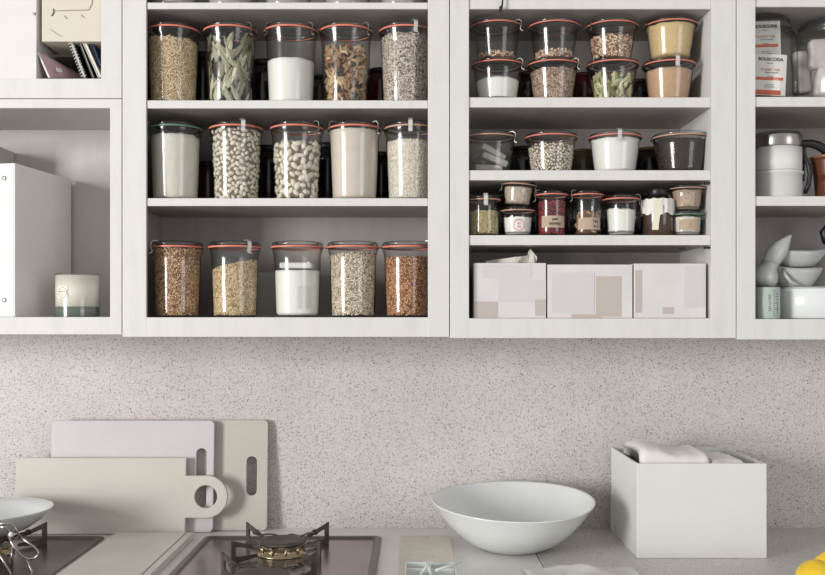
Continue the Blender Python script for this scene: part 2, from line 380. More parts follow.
def jd(t):
    return list(t['_d'])

# grains ------------------------------------------------------------
def grain_base(kind):
    if kind == 'rice':      # slim 6-sided spindle
        vs = [(-1, 0, 0)]; 
        for x, r in ((-.55, .8), (.55, .8)):
            vs += [(x, r*math.cos(2*PI*k/6), r*math.sin(2*PI*k/6)) for k in range(6)]
        vs += [(1, 0, 0)]; fs = []
        for k in range(6):
            k2 = (k+1) % 6; fs += [(0, 1+k2, 1+k), (1+k, 1+k2, 7+k2), (1+k, 7+k2, 7+k), (7+k, 7+k2, 13)]
        return np.array(vs, float), np.array(fs)
    bm = bmesh.new(); bmesh.ops.create_icosphere(bm, subdivisions=2 if kind == 'bean' else 1, radius=1.)
    for v in bm.verts:
        if kind == 'bean': v.co.y += .10*(v.co.x**2)-.03     # kidney bend
    bm.verts.index_update()
    r = np.array([v.co[:] for v in bm.verts]), np.array([[v.index for v in f.verts] for f in bm.faces]); bm.free(); return r
def euler_mats(a, b, c):
    ca, sa, cb, sb, cc, sc = np.cos(a), np.sin(a), np.cos(b), np.sin(b), np.cos(c), np.sin(c)
    Rz = np.zeros((len(a), 3, 3)); Rz[:, 0, 0] = ca; Rz[:, 0, 1] = -sa; Rz[:, 1, 0] = sa; Rz[:, 1, 1] = ca; Rz[:, 2, 2] = 1
    Ry = np.zeros_like(Rz); Ry[:, 0, 0] = cb; Ry[:, 0, 2] = sb; Ry[:, 2, 0] = -sb; Ry[:, 2, 2] = cb; Ry[:, 1, 1] = 1
    Rx = np.zeros_like(Rz); Rx[:, 0, 0] = 1; Rx[:, 1, 1] = cc; Rx[:, 1, 2] = -sc; Rx[:, 2, 1] = sc; Rx[:, 2, 2] = cc
    return Rz, Ry, Rx
def level_fn(level, tiltx=0., bump=.002, heap=0., seed=0.):
    def f(x, y): return level+tiltx*x+heap*(1-min(1, (x*x+y*y)/.0022))+bump*noise.noise(Vector((x*90+seed, y*90, seed)))
    return f
def spaced(n, R, z0, lev, smin, tries=14):
    """roughly even random points (angle, z) on the jar wall"""
    cell = {}; out = []
    for _ in range(n*tries):
        if len(out) >= n: break
        a = random.uniform(-2.2, 2.2); z = random.uniform(z0, lev)
        u = a*R; k = (int(u//smin), int(z//smin)); ok = True
        for i in (-1, 0, 1):
            for j in (-1, 0, 1):
                for (uu, zz) in cell.get((k[0]+i, k[1]+j), ()):
                    if (uu-u)**2+(zz-z)**2 < smin*smin: ok = False; break
                if not ok: break
            if not ok: break
        if ok: cell.setdefault(k, []).append((u, z)); out.append((a, z))
    return out
def filling(t, name, label, cat, kind, mat, cmat, level, size=(.003, .001, .001), n=1500, tiltx=0., heap=0., bump=.002, smin=None, flat=.0, seg=48, group=None):
    """contents of a jar: a packed core with loose grains pressed against the glass"""
    rb, rt, rr, H, lidh = jd(t); lev = level_fn(level, tiltx, bump, heap, random.random()*50); thick = size[2]*1.1 if kind else 0.
    m = MB(); z0 = .0045; prof = []; nz = 14
    for i in range(nz): 
        z = z0+(level-z0)*i/(nz-1); prof.append((inner_r(rb, rt, H, z, lidh)-thick, z))
    prof = [(0, z0), (prof[0][0]*.9, z0), (prof[0][0], z0+.004)]+prof[1:]
    top = prof[-1][0]; prof += [(top*k, level) for k in (.98, .9, .75, .55, .3, .1)]+[(0, level)]
    def fn(x, y, z):
        k = (z-z0)/(level-z0); return (x, y, z+(lev(x, y)-level)*k**4)
    m.lathe(prof, seg, 0, True, fn)
    if kind:
        R0 = inner_r(rb, rt, H, level*.5, lidh)
        sm = smin or (size[0]*size[1])**.5*1.35
        pts = spaced(n, R0, .005, level+abs(tiltx)*R0+.001, sm)
        P = []; A = []
        for a, z in pts:
            r = inner_r(rb, rt, H, z, lidh)-size[2]*random.uniform(.75, 1.5); x, y = r*math.sin(a), -r*math.cos(a)
            if z > lev(x, y): continue
            P.append((x, y, z)); A.append(a)
        for _ in range(int(n*.18)):
            rad = R0*math.sqrt(random.random())*.95; a = random.uniform(-PI, PI); x, y = rad*math.sin(a), -rad*math.cos(a)
            P.append((x, y, lev(x, y))); A.append(a)
        P = np.array(P); A = np.array(A); k = len(P); bv, bf = grain_base(kind)
        s = np.array(size)*RNG.uniform(.8, 1.2, (k, 1))
        spin = RNG.uniform(-PI, PI, k) if flat == 0 else RNG.normal(0, flat, k)
        Rz, Ry, Rx = euler_mats(A, spin, RNG.uniform(-.5, .5, k))
        V = bv[None]*s[:, None, :]
        # local axes: x along tangent, y radial, z up
        V = V[:, :, [0, 2, 1]] if True else V
        V = np.einsum('kij,knj->kni', Rx, V); V = np.einsum('kij,knj->kni', Ry, V); V = np.einsum('kij,knj->kni', Rz, V)
        V = V+P[:, None, :]
        Fc = (bf[None]+(np.arange(k)*len(bv))[:, None, None]).reshape(-1, bf.shape[1])
        m.add(V.reshape(-1, 3).tolist(), Fc.tolist(), 1)
    o = m.build(name, [M[cmat], M[mat]] if kind else [M[mat]], None, t.matrix_basis.translation[:], t.rotation_euler[:])
    return tag(o, label, cat, group, 'stuff')
def leaves(t, name, label, cat, mat, cmat, level, n, L, W, curl=.3, kind='leaf'):
    rb, rt, rr, H, lidh = jd(t); m = MB()
    m.lathe([(0, .006), (rb*.72, .006), (rt*.74, level*.9), (0, level*.93)], 24, 0)
    for i in range(n):
        a = random.uniform(-2.3, 2.3); z = random.uniform(.008, level); l = L*random.uniform(.7, 1.2); w = W*random.uniform(.7, 1.2)
        sp = random.gauss(PI/2, .55) if kind == 'leaf' else random.uniform(0, PI); dr = random.uniform(.0008, .010)
        vs = []; fs = []; ns = 7; cu = random.uniform(-curl, curl); bend = random.uniform(-1, 1)
        for j in range(ns):
            u = j/(ns-1)*2-1; ww = w*(1-abs(u)**2.2)*.5+.0003
            for q in (-1, 0, 1):
                du = u*l/2; dw = q*ww+(bend*w*.5*(u*u) if kind != 'leaf' else 0)
                if kind != 'leaf': dw += .35*w*math.sin(u*5+i)
                aa = du*math.cos(sp)-dw*math.sin(sp); zz = z+du*math.sin(sp)+dw*math.cos(sp)
                zz = min(max(zz, .005), level+.006+.004*math.sin(i))
                R = inner_r(rb, rt, H, zz, lidh)-dr-.0008*abs(q)*curl*8-(.0035*(1+math.sin(u*3+i)) if kind != 'leaf' else 0)
                vs.append(wrap(aa, zz, R, a))
        for j in range(ns-1):
            b = j*3; fs += [(b, b+1, b+4, b+3), (b+1, b+2, b+5, b+4)]
        m.add(vs, fs, 1, kind != 'leaf')
    o = m.build(name, [M[cmat], M[mat]], None, t.matrix_basis.translation[:]); return tag(o, label, cat, None, 'stuff')
def paper_label(t, z, w, h, mat, lines=(), ink='ink', R=None, phi=0., circle=None, name='paper_label', ragged=0.):
    rb, rt, rr, H, lidh = jd(t)
    Rr = R or inner_r(rb, rt, H, z, lidh)+.0022; n = 14; m = MB(); vs = []; fs = []
    for i in range(n+1):
        a = -w/2+w*i/n; vs += [wrap(a, z-h/2, Rr, phi), wrap(a, z+h/2, Rr, phi)]
    fs = [(2*i, 2*i+2, 2*i+3, 2*i+1) for i in range(n)]
    p = m.add(vs, fs).build(name, M[mat], t)
    m = MB()
    for (txt, size, dz, da) in lines:
        v, f = text_geo(txt, size, size*.02); m.add([wrap(x+da, z+dz+yy, Rr+.0004, phi) for x, yy, _ in v], f, 0, False)
    if circle:
        cr, cw = circle; k = 28; vs = []
        for i in range(k):
            c, s_ = math.cos(2*PI*i/k), math.sin(2*PI*i/k); vs += [wrap(cr*c, z+cr*s_, Rr+.0004, phi), wrap((cr-cw)*c, z+(cr-cw)*s_, Rr+.0004, phi)]
        m.add(vs, [(2*i, 2*((i+1) % k), 2*((i+1) % k)+1, 2*i+1) for i in range(k)])
    if m.v: m.build('lettering', M[ink], p)
    return p

TALL = (.0465, .0515, .0550, .166); TALL2 = (.0465, .0515, .0550, .161); TALL3 = (.0450, .0488, .0540, .155); YJ = .074
TG = 'tall preserving jars with glass lids'
z1, z2, z3 = Z(100, .003), Z(198, .003), Z(317.3, 0)
E = .0004
# bottoms of the jars standing on the topmost shelf
for i, (px, w) in enumerate(((174, 'first'), (231, 'second'), (288, 'third'), (347, 'fourth'), (403, 'last'))):
    t = jar(px, Z(2, .003)+E, YJ, TALL, 'tall jar cut off by the top edge, %s from the left of its row' % w, TG, g='glass_green')
    filling(t, 'dried_herbs', 'grey-green dried herbs in the %s jar of the cut-off top row' % w, 'herbs', None, 'teapaper', 'c_green', .05+.01*i)
# row 1
t = jar(173.5, z1+E, YJ, TALL, 'tall jar of brown rice, at the cabinet side above the jar of coarse flour', TG, tab=math.radians(160), rz=.1)
filling(t, 'brown_rice', 'golden long-grain brown rice filling a tall jar', 'rice', 'rice', 'g_rice', 'c_tan', .134, (.0052, .0013, .0012), 2200, heap=.0, bump=.004, tiltx=-.05)
t = jar(230.5, z1+E, YJ, TALL, 'tall jar packed with grey-green bay leaves', TG, clips=(58,), tab=math.radians(-20))
leaves(t, 'bay_leaves', 'dry grey-green bay leaves pressed against the glass', 'leaves', 'g_leaf', 'c_dark', .140, 105, .046, .0115, .35)
t = jar(291, z1+E, YJ, TALL, 'tall jar half full of white sugar between bay leaves and mushrooms', TG, clips=(58, -58))
filling(t, 'white_sugar', 'white sugar half filling the tall jar beside the bay leaves', 'sugar', None, 'f_sugar', '', .092, bump=.0015)
t = jar(346, z1+E, YJ, TALL, 'tall jar of curled brown dried mushrooms', TG, clips=(58,), tab=math.radians(200))
leaves(t, 'dried_mushrooms', 'curled brown and cream dried mushroom slices in a tall jar', 'mushrooms', 'g_mush', 'c_dark', .122, 190, .034, .010, .9, 'mush')
t = jar(405.5, z1+E, YJ, TALL, 'tall jar of grey speckled seeds with a clip in front', TG, clips=(22,))
filling(t, 'speckled_seeds', 'grey and beige speckled seeds filling a tall jar', 'seeds', 'ico', 'g_seed', 'c_grey', .142, (.0026, .0017, .0015), 2300)
# row 2
t = jar(175.5, z2+E, YJ, TALL2, 'tall green-lidded jar of coarse white flour without a coral ring', TG, ring='ring_green', g='glass_green')
filling(t, 'coarse_flour', 'lumpy off-white flour in the green-lidded jar', 'flour', None, 'f_flour', '', .132, bump=.006)
t = jar(236.5, z2+E, YJ, TALL2, 'tall jar filled to the top with small white beans', TG, clips=(24,), tab=math.radians(-30))
filling(t, 'white_beans', 'small plump white beans filling a jar to its rim', 'beans', 'bean', 'g_bean', 'c_beanshade', .142, (.0058, .0040, .0036), 560, bump=.004, smin=.0086)
t = jar(297, z2+E, YJ, TALL2, 'tall jar three-quarters full of large flat butter beans', TG, clips=(58,))
filling(t, 'butter_beans', 'large flat white butter beans three-quarters up a jar', 'beans', 'bean', 'g_bean', 'c_beanshade', .116, (.0084, .0054, .0042), 330, bump=.006, smin=.0112)
t = jar(354.5, z2+E, YJ, TALL2, 'tall jar full of smooth cream-coloured flour', TG, clips=(-62, 62))
filling(t, 'cream_flour', 'smooth cream flour filling the jar right of the butter beans', 'flour', None, 'f_flour_pink', '', .144, bump=.0008)
t = jar(410.5, z2+E, YJ, TALL2, 'tall jar of short white rice with a clip on its front', TG, ring='ring_dull', clips=(0,), tab=math.radians(180))
filling(t, 'short_rice', 'short white rice grains in a tall jar', 'rice', 'rice', 'g_cous', 'c_pale', .122, (.0024, .0014, .0013), 2600)
# row 3
t = jar(177.3, z3+E, YJ, TALL3, 'tall jar full of brown wheat grain on the cabinet floor', TG, clips=(-55,), tab=math.radians(-10))
filling(t, 'wheat_grain', 'brown speckled wheat grain filling a jar on the cabinet floor', 'grain', 'ico', 'g_wheat', 'c_brown', .142, (.0030, .0018, .0016), 2600)
t = jar(235, z3+E, YJ, TALL3, 'tall jar of pale tan seeds with a sloping surface', TG, clips=(42,), tab=math.radians(185))
filling(t, 'tan_seeds', 'fine pale tan seeds heaped at a slope in a jar', 'seeds', 'ico', 'g_tan', 'c_tan', .108, (.0022, .0015, .0014), 3000, tiltx=.22)
t = jar(297.5, z3+E, YJ, TALL3, 'tall jar of white salt with a paper packet pushed inside', TG, clips=())
filling(t, 'white_salt', 'white salt in the tall jar on the cabinet floor', 'salt', None, 'f_sugar', '', .096, bump=.001)
L0 = t.location
mb = MB(); mb.box(-.033, .033, -.034, .030, .100, .112, bev=.003); tag(mb.build('paper_packet', M['label'], None, (L0.x, L0.y, L0.z)), 'flat white paper packet lying on the salt', 'packet')
paper_label(t, .036, .030, .056, 'label', R=.0452, phi=.45, name='paper_slip')
t = jar(353, z3+E, YJ, TALL3, 'tall jar of beige oat groats on the cabinet floor', TG, tab=math.radians(170))
filling(t, 'oat_groats', 'beige oat groats nearly filling a jar', 'oats', 'ico', 'g_oat', 'c_grey', .130, (.0029, .0018, .0016), 2500, tiltx=.04)
t = jar(407.5, z3+E, YJ, TALL3, 'tall jar of red-brown buckwheat with a clip at its side', TG, clips=(62,), tab=math.radians(190))
filling(t, 'buckwheat', 'red-brown buckwheat in the tall jar on the cabinet floor', 'grain', 'ico', 'g_buck', 'c_brown', .122, (.0026, .0019, .0017), 2500)

# stacked short jars, right cabinet
SH = (.0405, .0490, .0540, .087); SH2 = (.0400, .0480, .0540, .079); G2 = 'short flared jars stacked in pairs'
r1 = Z(97, .003)
defs = [(497.5, 'lower jar of the first pair, heaped white sugar inside', 496.5, 'upper jar of the first pair, a thin layer of nuts inside'),
        (553, 'short jar of mixed brown lentils under a nearly empty jar', 554, 'upper jar with a thin layer of mixed seeds, above the lentils'),
        (612.5, 'short jar of green dried slices under the chopped nuts', 611.5, 'upper jar of chopped pinkish nuts above the green slices'),
        (668.5, 'short jar of peach-brown powder with a clip in front', 670.5, 'upper jar full of golden semolina')]
JJ = []
for i, (pa, la, pb, lb) in enumerate(defs):
    a = jar(pa, r1+E, YJ-.002, SH, la, G2, clips=((62,), (60,), (-60,), (4,))[i], lidh=.010, tab=(None, 2.9, None, 3.3)[i])
    b = jar(pb, r1+2*E+.0870+.0028*(i == 3), YJ-.002, SH2, lb, G2, clips=((60,), (), (-60,), ())[i], lidh=.010, tab=(3.0, None, 0.1, 3.4)[i])
    JJ += [a, b]
filling(JJ[0], 'white_sugar', 'mound of white sugar in the lower jar of the first pair', 'sugar', None, 'f_sugar', '', .044, heap=.014, bump=.001)
filling(JJ[1], 'mixed_nuts', 'thin layer of brown nuts in the upper jar of the first pair', 'nuts', 'ico', 'g_nut', 'c_brown', .014, (.0036, .0026, .0022), 240, bump=.002)
filling(JJ[2], 'brown_lentils', 'mixed brown and mauve lentils in a short jar', 'lentils', 'ico', 'g_lentil', 'c_grey', .066, (.0022, .0016, .0014), 1500)
filling(JJ[3], 'mixed_seeds', 'thin layer of mixed seeds in a nearly empty jar', 'seeds', 'ico', 'g_nut', 'c_grey', .018, (.0034, .0022, .0020), 300)
leaves(JJ[4], 'green_slices', 'pale green dried slices in a short jar', 'dried vegetables', 'g_green', 'c_green', .056, 110, .026, .010, .5)
filling(JJ[5], 'chopped_nuts', 'chopped pinkish nuts in a short jar', 'nuts', 'ico', 'g_nut', 'c_brown', .046, (.0036, .0026, .0024), 520, bump=.006)
filling(JJ[6], 'peach_powder', 'peach-brown powder filling a short jar', 'powder', None, 'f_peach', '', .066)
filling(JJ[7], 'semolina', 'golden semolina filling an upper short jar', 'semolina', None, 'f_semolina', '', .067)
# second shelf, right cabinet
r2 = Z(170, .003); G3 = 'short flared jars on the middle shelf'
ML = (.0430, .0500, .0545, .084)
t = jar(490, r2+E, YJ, ML, 'short jar stuffed with grey paper packets', G3, ring='ring_dull', clips=(62,), lidh=.010)
L0 = t.location
for k, (dx, dy, dz, rx, ry) in enumerate(((-.004, -.008, .012, .1, .03), (.006, -.014, .0285, .1, .36), (.001, -.012, .0440, .1, .42), (-.006, .014, .040, .0, -.5))):
    mb = MB(); mb.box(-.028, .028, -.016, .016, -.0062, .0062, bev=.002)
    tag(mb.build('paper_packet', M['teapaper'], None, (L0.x+dx, L0.y+dy, L0.z+dz), (0, ry, .2*k)), 'folded grey paper packet inside the short jar' , 'packet', 'grey packets inside the short jar')
t = jar(551, r2+E, YJ, ML, 'short jar of little round white beans', G3, lidh=.010)
filling(t, 'round_beans', 'little round white beans in a short jar', 'beans', 'ico', 'g_bean', 'c_beanshade', .056, (.0036, .0026, .0024), 560, bump=.004, heap=.004, smin=.0050)
t = jar(615, r2+E, YJ, ML, 'short jar of white sugar with a steel clip in front', G3, clips=(-2,), lidh=.010)
filling(t, 'fine_sugar', 'fine white sugar filling the jar with the front clip', 'sugar', None, 'f_sugar', '', .070)
t = jar(680.5, r2+E, YJ, (.045, .054, .0600, .083), 'wide short jar of dark brown cloves', G3, ring='ring_dull', lidh=.010, clips=(-85,))
filling(t, 'dark_cloves', 'dark brown cloves in a wide short jar', 'spice', 'rice', 'g_cof', 'c_dark', .068, (.0034, .0014, .0014), 1400)
# third shelf, right cabinet
r3 = Z(235, .003); YS = .045; G4 = 'little jars on the low shelf'
SM = (.0290, .0305, .0340, .092)
t = jar(484, r3+E, YS, (.031, .0315, .034, .082), 'little jar of pale green seeds with a white clip', G4, ring='ring_dull', clips=(2,), lidh=.010)
filling(t, 'green_seeds', 'pale green seeds in a little jar', 'seeds', 'ico', 'g_pin', 'c_tan', .050, (.0022, .0016, .0014), 700, bump=.003)
SQ = (.0275, .0310, .0350, .0590)
t = jar(517.5, r3+E, YS, SQ, 'squat jar of white powder with a red round mark', G4, ring='ring_dull', lidh=.009)
filling(t, 'white_powder', 'white powder in the squat jar under the tilted one', 'powder', None, 'f_sugar', '', .038)
paper_label(t, .021, .026, .026, 'label', (('SEL', .006, .003, 0), ('FIN', .006, -.004, 0)), 'ink_red', circle=(.0115, .0016))
t = jar(517, r3+E+.0628, YS, (.0265, .0300, .0345, .049), 'small jar of pinkish oats tilted on top of the squat jar', G4, ring='ring_dull', clips=(-80, 78), lidh=.009, tilt=.07)
filling(t, 'pinkish_oats', 'pinkish oats in the small tilted jar', 'oats', 'ico', 'g_pink', 'c_pale', .036, (.0019, .0013, .0012), 900)
t = jar(551.5, r3+E, YS, SM, 'little jar of dark red berries with a kraft label', G4, clips=(-80,), lidh=.010)
filling(t, 'red_berries', 'dark red dried berries in a little jar', 'berries', 'ico', 'g_red', 'c_dark', .070, (.0026, .0024, .0022), 650)
paper_label(t, .028, .052, .024, 'kraft', (('pink', .0075, .005, .003), ('PEPPER', .0080, -.005, .003)))
t = jar(587, r3+E, YS, SM, 'little jar of brown dried peel with a kraft label', G4, clips=(-72,), lidh=.010)
leaves(t, 'dried_peel', 'brown curls of dried peel in a little jar', 'spice', 'g_mush', 'c_brown', .050, 70, .018, .008, .5, 'mush')
paper_label(t, .024, .050, .024, 'kraft', (('TEA', .008, .004, .013), ('no 2', .007, -.005, .013)))
t = jar(621, r3+E, YS, (.0280, .0310, .0370, .083), 'little jar of white coarse salt with a bright coral ring', G4, clips=(72,), lidh=.010)
filling(t, 'coarse_salt', 'coarse white salt in the little coral-ringed jar', 'salt', None, 'f_sugar', '', .054, bump=.006)
# bottle wrapped with paper band and ribbon
yb = .045; t = thing('spice_bottle', 'dark brown bottle with a torn white paper band and hanging ribbon', 'bottle', (X(658, yb), yb, r3+E))
MB().lathe([(0, .001), (.028, 0), (.031, .004), (.031, .060), (.028, .070), (.021, .077), (.0195, .079), (0, .079)], 40).build('bottle_body', M['brownglass'], t)
MB().lathe([(.0185, .0792), (.0205, .080), (.0205, .096), (.019, .0985), (0, .0985)], 32).build('cap', M['black'], t)
m = MB(); vs = []; fs = []; n = 40
for i in range(n+1):
    a = -2.4+4.8*i/n; r = .0325+.0012*math.sin(i*1.7)+.0008*math.sin(i*4.1)
    vs += [(r*math.sin(a), -r*math.cos(a), .044+.0025*math.sin(i*.9)), (r*.985*math.sin(a), -r*.985*math.cos(a), .075+.001*math.sin(i*1.3))]
m.add(vs, [(2*i, 2*i+2, 2*i+3, 2*i+1) for i in range(n)]); m.build('paper_band', M['label'], t)
m = MB(); pts = [wrap(-.012+.002*math.sin(k*.8), .074-.0105*k, .0345) for k in range(7)]
vs = []; 
for k, p in enumerate(pts): vs += [(p[0]-.0065, p[1]+.0006, p[2]), (p[0]+.0065, p[1]-.0006, p[2])]
m.add(vs, [(2*i, 2*i+1, 2*i+3, 2*i+2) for i in range(6)]); m.build('ribbon', M['ribbon'], t)
# last pair
t = jar(686, r3+E, YS, (.0285, .0305, .0345, .050), 'green-ringed squat jar with a brown label, under another jar', G4, ring='ring_green', lidh=.008)
filling(t, 'pale_flour', 'pale flour in the green-ringed squat jar', 'flour', None, 'f_flour', '', .038, bump=.003)
paper_label(t, .022, .046, .022, 'kraft', (('n', .012, 0, 0),), 'ink_soft')
t = jar(686.5, r3+E+.0510, YS, (.0275, .0315, .0365, .052), 'squat jar of taupe powder with a round stamp, topmost of its pair', G4, ring='ring_dull', lidh=.008)
filling(t, 'taupe_powder', 'taupe powder in the squat jar with a round stamp', 'powder', None, 'f_taupe', '', .041)
paper_label(t, .024, .026, .026, 'kraft', (('BIO', .006, .0, 0),), 'ink_soft', phi=-.25, circle=(.0118, .0012))

# ------------------------------------------------------------------ dark things standing behind the front rows
def back_jar(name, px, base, y, r, h, mat, cap, label, cat, neck=.6):
    t = thing(name, label, cat, (X(px, y), y, base+E))
    MB().lathe([(0, .001), (r*.9, 0), (r, .004), (r, h*.72), (r*.92, h*.80), (r*neck, h*.87), (r*neck, h*.90), (0, h*.90)], 32).build('glass_body', M[mat], t)
    MB().lathe([(r*neck*.9, h*.901), (r*neck*1.08, h*.905), (r*neck*1.08, h*.99), (r*neck, h), (0, h)], 32).build('screw_cap', M[cap], t)
    return t
yb = .178
BJ = 'dark jars standing behind the front row'
for px, zz, r, h, mat, cap, lab in (
    (203, z1, .030, .140, 'dark', 'black', 'dark bottle half hidden between brown rice and bay leaves'),
    (263, z1, .030, .125, 'dark', 'black', 'dark bottle half hidden between bay leaves and sugar'),
    (320, z1, .030, .090, 'olive', 'black', 'dull olive jar half hidden between sugar and mushrooms'),
    (381, z1, .034, .105, 'maroon', 'black', 'maroon jam jar half hidden between mushrooms and grey seeds'),
    (208, z2, .026, .100, 'brownglass', 'black', 'brown bottle half hidden behind the coarse flour and beans'),
    (269, z2, .028, .135, 'dark', 'black', 'dark bottle half hidden between the two jars of beans'),
    (328, z2, .030, .140, 'dark', 'black', 'dark bottle half hidden between butter beans and cream flour'),
    (381, z2, .030, .120, 'dark', 'brownglass', 'dark bottle half hidden between cream flour and short rice'),
    (529, r1, .030, .092, 'dark', 'maroon', 'dark jar with maroon lid behind the first two pairs'),
    (585, r1, .032, .090, 'maroon', 'maroon', 'maroon jar behind the lentils and the green slices'),
    (640, r1, .032, .075, 'dark', 'black', 'dark jar behind the green slices and the peach powder'),
    (523, r2, .034, .076, 'dark', 'black', 'dark jar behind the paper packets and round beans'),
    (583, r2, .032, .070, 'olive', 'olive', 'olive jar behind the round beans and the sugar'),
    (650, r2, .034, .074, 'dark', 'olive', 'dark jar behind the sugar and the cloves'),
    (500, r3, .034, .098, 'dark', 'black', 'dark jar behind the pale green seeds'),
    (536, r3, .034, .104, 'dark', 'black', 'dark jar behind the squat jar and the red berries'),
    (569, r3, .030, .100, 'dark', 'brownglass', 'dark jar behind the red berries and dried peel'),
    (604, r3, .034, .102, 'dark', 'maroon', 'dark jar with maroon cap behind the dried peel and salt'),
    (640, r3, .034, .100, 'dark', 'black', 'dark jar behind the salt and the wrapped bottle'),
):
    back_jar('storage_jar', px, zz, yb, r, h, mat, cap, lab, 'jar', .8)
yb = .17
mb = MB(); mb.box(X(225, yb), X(345, yb), yb, yb+.035, z3+E, z3+.098, bev=.001)
t = mb.build('storage_box', M['tape']); t.data.materials[0] = M['binder_in']; tag(t, 'grey box standing behind the tan seeds and the salt', 'box')

# ------------------------------------------------------------------ papered boxes
rf = Z(318.3, 0)+E
def pbox(x0, x1, ytop, label, patches):
    ya, yb_ = .014, .190; xa, xb = X(x0, ya), X(x1, ya); h = Z(ytop, ya)-rf; xm = (xa+xb)/2; w = xb-xa
    t = thing('storage_box', label, 'box', (xm, ya, rf), group='papered boxes on the cabinet floor')
    m = MB(); th = .003
    m.box(-w/2, w/2, 0, th, 0, h, bev=.0008); m.box(-w/2, w/2, yb_-ya-th, yb_-ya, 0, h, bev=.0008)
    m.box(-w/2, -w/2+th, th, yb_-ya-th, 0, h); m.box(w/2-th, w/2, th, yb_-ya-th, 0, h); m.box(-w/2+th, w/2-th, th, yb_-ya-th, 0, th)
    m.build('box_body', M['paperbox'], t)
    for k, (a, b, c, d, mt) in enumerate(patches):
        MB().box(-w/2+w*a, -w/2+w*b, -.0005-.0002*k, -.0001, h*c, h*d).build('paper_patch', M[mt], t)
    return t, h
b1, h1 = pbox(474, 546, 263, 'papered box with a crumpled sheet sticking out of its top', [(0, .33, .0, .30, 'tape'), (.12, .8, .72, .97, 'tape2'), (.34, 1., .30, .70, 'tape2'), (.85, 1., .05, .34, 'tape')])
pbox(547.5, 632.5, 264.5, 'papered box in the middle of the three', [(.57, .87, .03, .78, 'tape'), (.28, .62, .0, .07, 'tape'), (.05, .55, .1, .85, 'tape2')])
pbox(634, 706, 263.5, 'papered box next to the cabinet side, vertical brown patch on it', [(.02, .11, .10, .88, 'tape'), (.70, .97, .2, .95, 'tape2'), (.4, .55, .08, .2, 'tape')])
m = MB(); vs = []; n = 12; yy = .05; L = b1.location
top = [(486, 262.5), (486, 261), (497, 259), (508, 258), (515, 257), (522, 256.5), (528, 255), (529, 251), (531, 248.5), (534, 253), (536.5, 257), (537, 262)]
for i, (px, py) in enumerate(top):
    vs += [(X(px, yy), yy+.006*math.sin(i*1.9), rf+.02), (X(px, yy), yy+.010*math.sin(i*1.3), rf+h1-.002), (X(px, yy), yy+.004+.010*math.sin(i*1.1), Z(py, yy))]
m.add(vs, [f for i in range(n-1) for f in ((3*i, 3*i+3, 3*i+4, 3*i+1), (3*i+1, 3*i+4, 3*i+5, 3*i+2))], 0, False)
tag(m.build('paper_sheet', M['pages']), 'crumpled white sheet sticking out of a papered box', 'paper')

# shelf pins (parts of the right cabinet would be hidden): small dark pegs and a hanging hook
for px, py in ((708.5, 181.8), (708.5, 246.6), (684, 247.5)):
    MB().box(X(px)-.005, X(px)+.005, .006, .016, Z(py)-.0035, Z(py)+.0008).build('shelf_pin', M['black'], [o for o in COL.objects if o.name.startswith('wall_cabinet')][3]).location = \
        -[o for o in COL.objects if o.name.startswith('wall_cabinet')][3].location
m = MB(); m.tube([(X(503), -.004, Z(-14)), (X(502.5), -.005, Z(-2)), (X(502), -.006, Z(6)), (X(500.5), -.006, Z(9)), (X(500), -.006, Z(12.5))], [.0015, .0015, .0018, .004, .002], 8)
tag(m.build('hook', M['black']), 'black hook hanging over the topmost shelf edge', 'hook')

# ------------------------------------------------------------------ left cabinets
zf = Z(78.5)+E
def slab_obj(name, px0, px1, py0, py1, ya, yb_, mat, label, cat, bev=.001, ry=0.):
    xa, xb, za, zb = X(px0, ya), X(px1, ya), Z(py1, ya), Z(py0, ya)
    return (xa, xb, za, zb)
# white magazine file
xa, xb = X(-60, .012), X(36.5, .012)
t = thing('magazine_file', 'tall plain white file box beside the cream box', 'file box', ((xa+xb)/2, .012, zf))
MB().box(-(xb-xa)/2, (xb-xa)/2, 0, .20, 0, .30, bev=.001).build('file_body', M['binder'], t)
MB().lathe([(0, .001), (.0022, .001), (.003, 0)], 16, mat=Matrix.Translation(((xb-xa)/2-.004, -.0002, Z(12)-zf)) @ Matrix.Rotation(PI/2, 4, 'X')).build('rivet', M['steel'], t)
# inner ledge carrying the cream box
ya = .010; zc = Z(41.5, ya)
mb = MB(); mb.box(X(38.5, .10)+.002, X(101)-E, .10, WY-.007, zc-.006, zc-E); o = mb.build('shelf_board', M['paint_shaded']); tag(o, 'thin inner shelf carrying the cream box', 'shelf')
t = thing('storage_box', 'cream card box with a looped wire drawn across its front', 'box', (X(71.5, ya), ya, zc))
w = X(101, ya)-X(41, ya)-.001
MB().box(-w/2, w/2, 0, .19, 0, .26, bev=.001).build('box_body', M['cream_card'], t)
m = MB(); q = lambda px, py: (X(px, ya)-t.location.x, -.0012, Z(py, ya)-zc)
m.tube([q(51.5, 16), q(53, 14.5), q(54, 12), q(53.5, 9)], .0009, 6); m.build('hook_wire', M['ink'], t)
m = MB(); m.tube([q(54, 11), q(70, 10.5), q(89, 10), q(92, 4), q(93, -6)], .0006, 6); m.tube([q(64, 16), q(66, 17.5), q(67, 19)], .0006, 6); m.tube([q(81, 15), q(83, 17), q(84.5, 17.5)], .0006, 6); m.tube([q(50, 29), q(57, 34), q(62, 37)], .0003, 5)
m.build('drawn_line', M['ink_soft'], t)
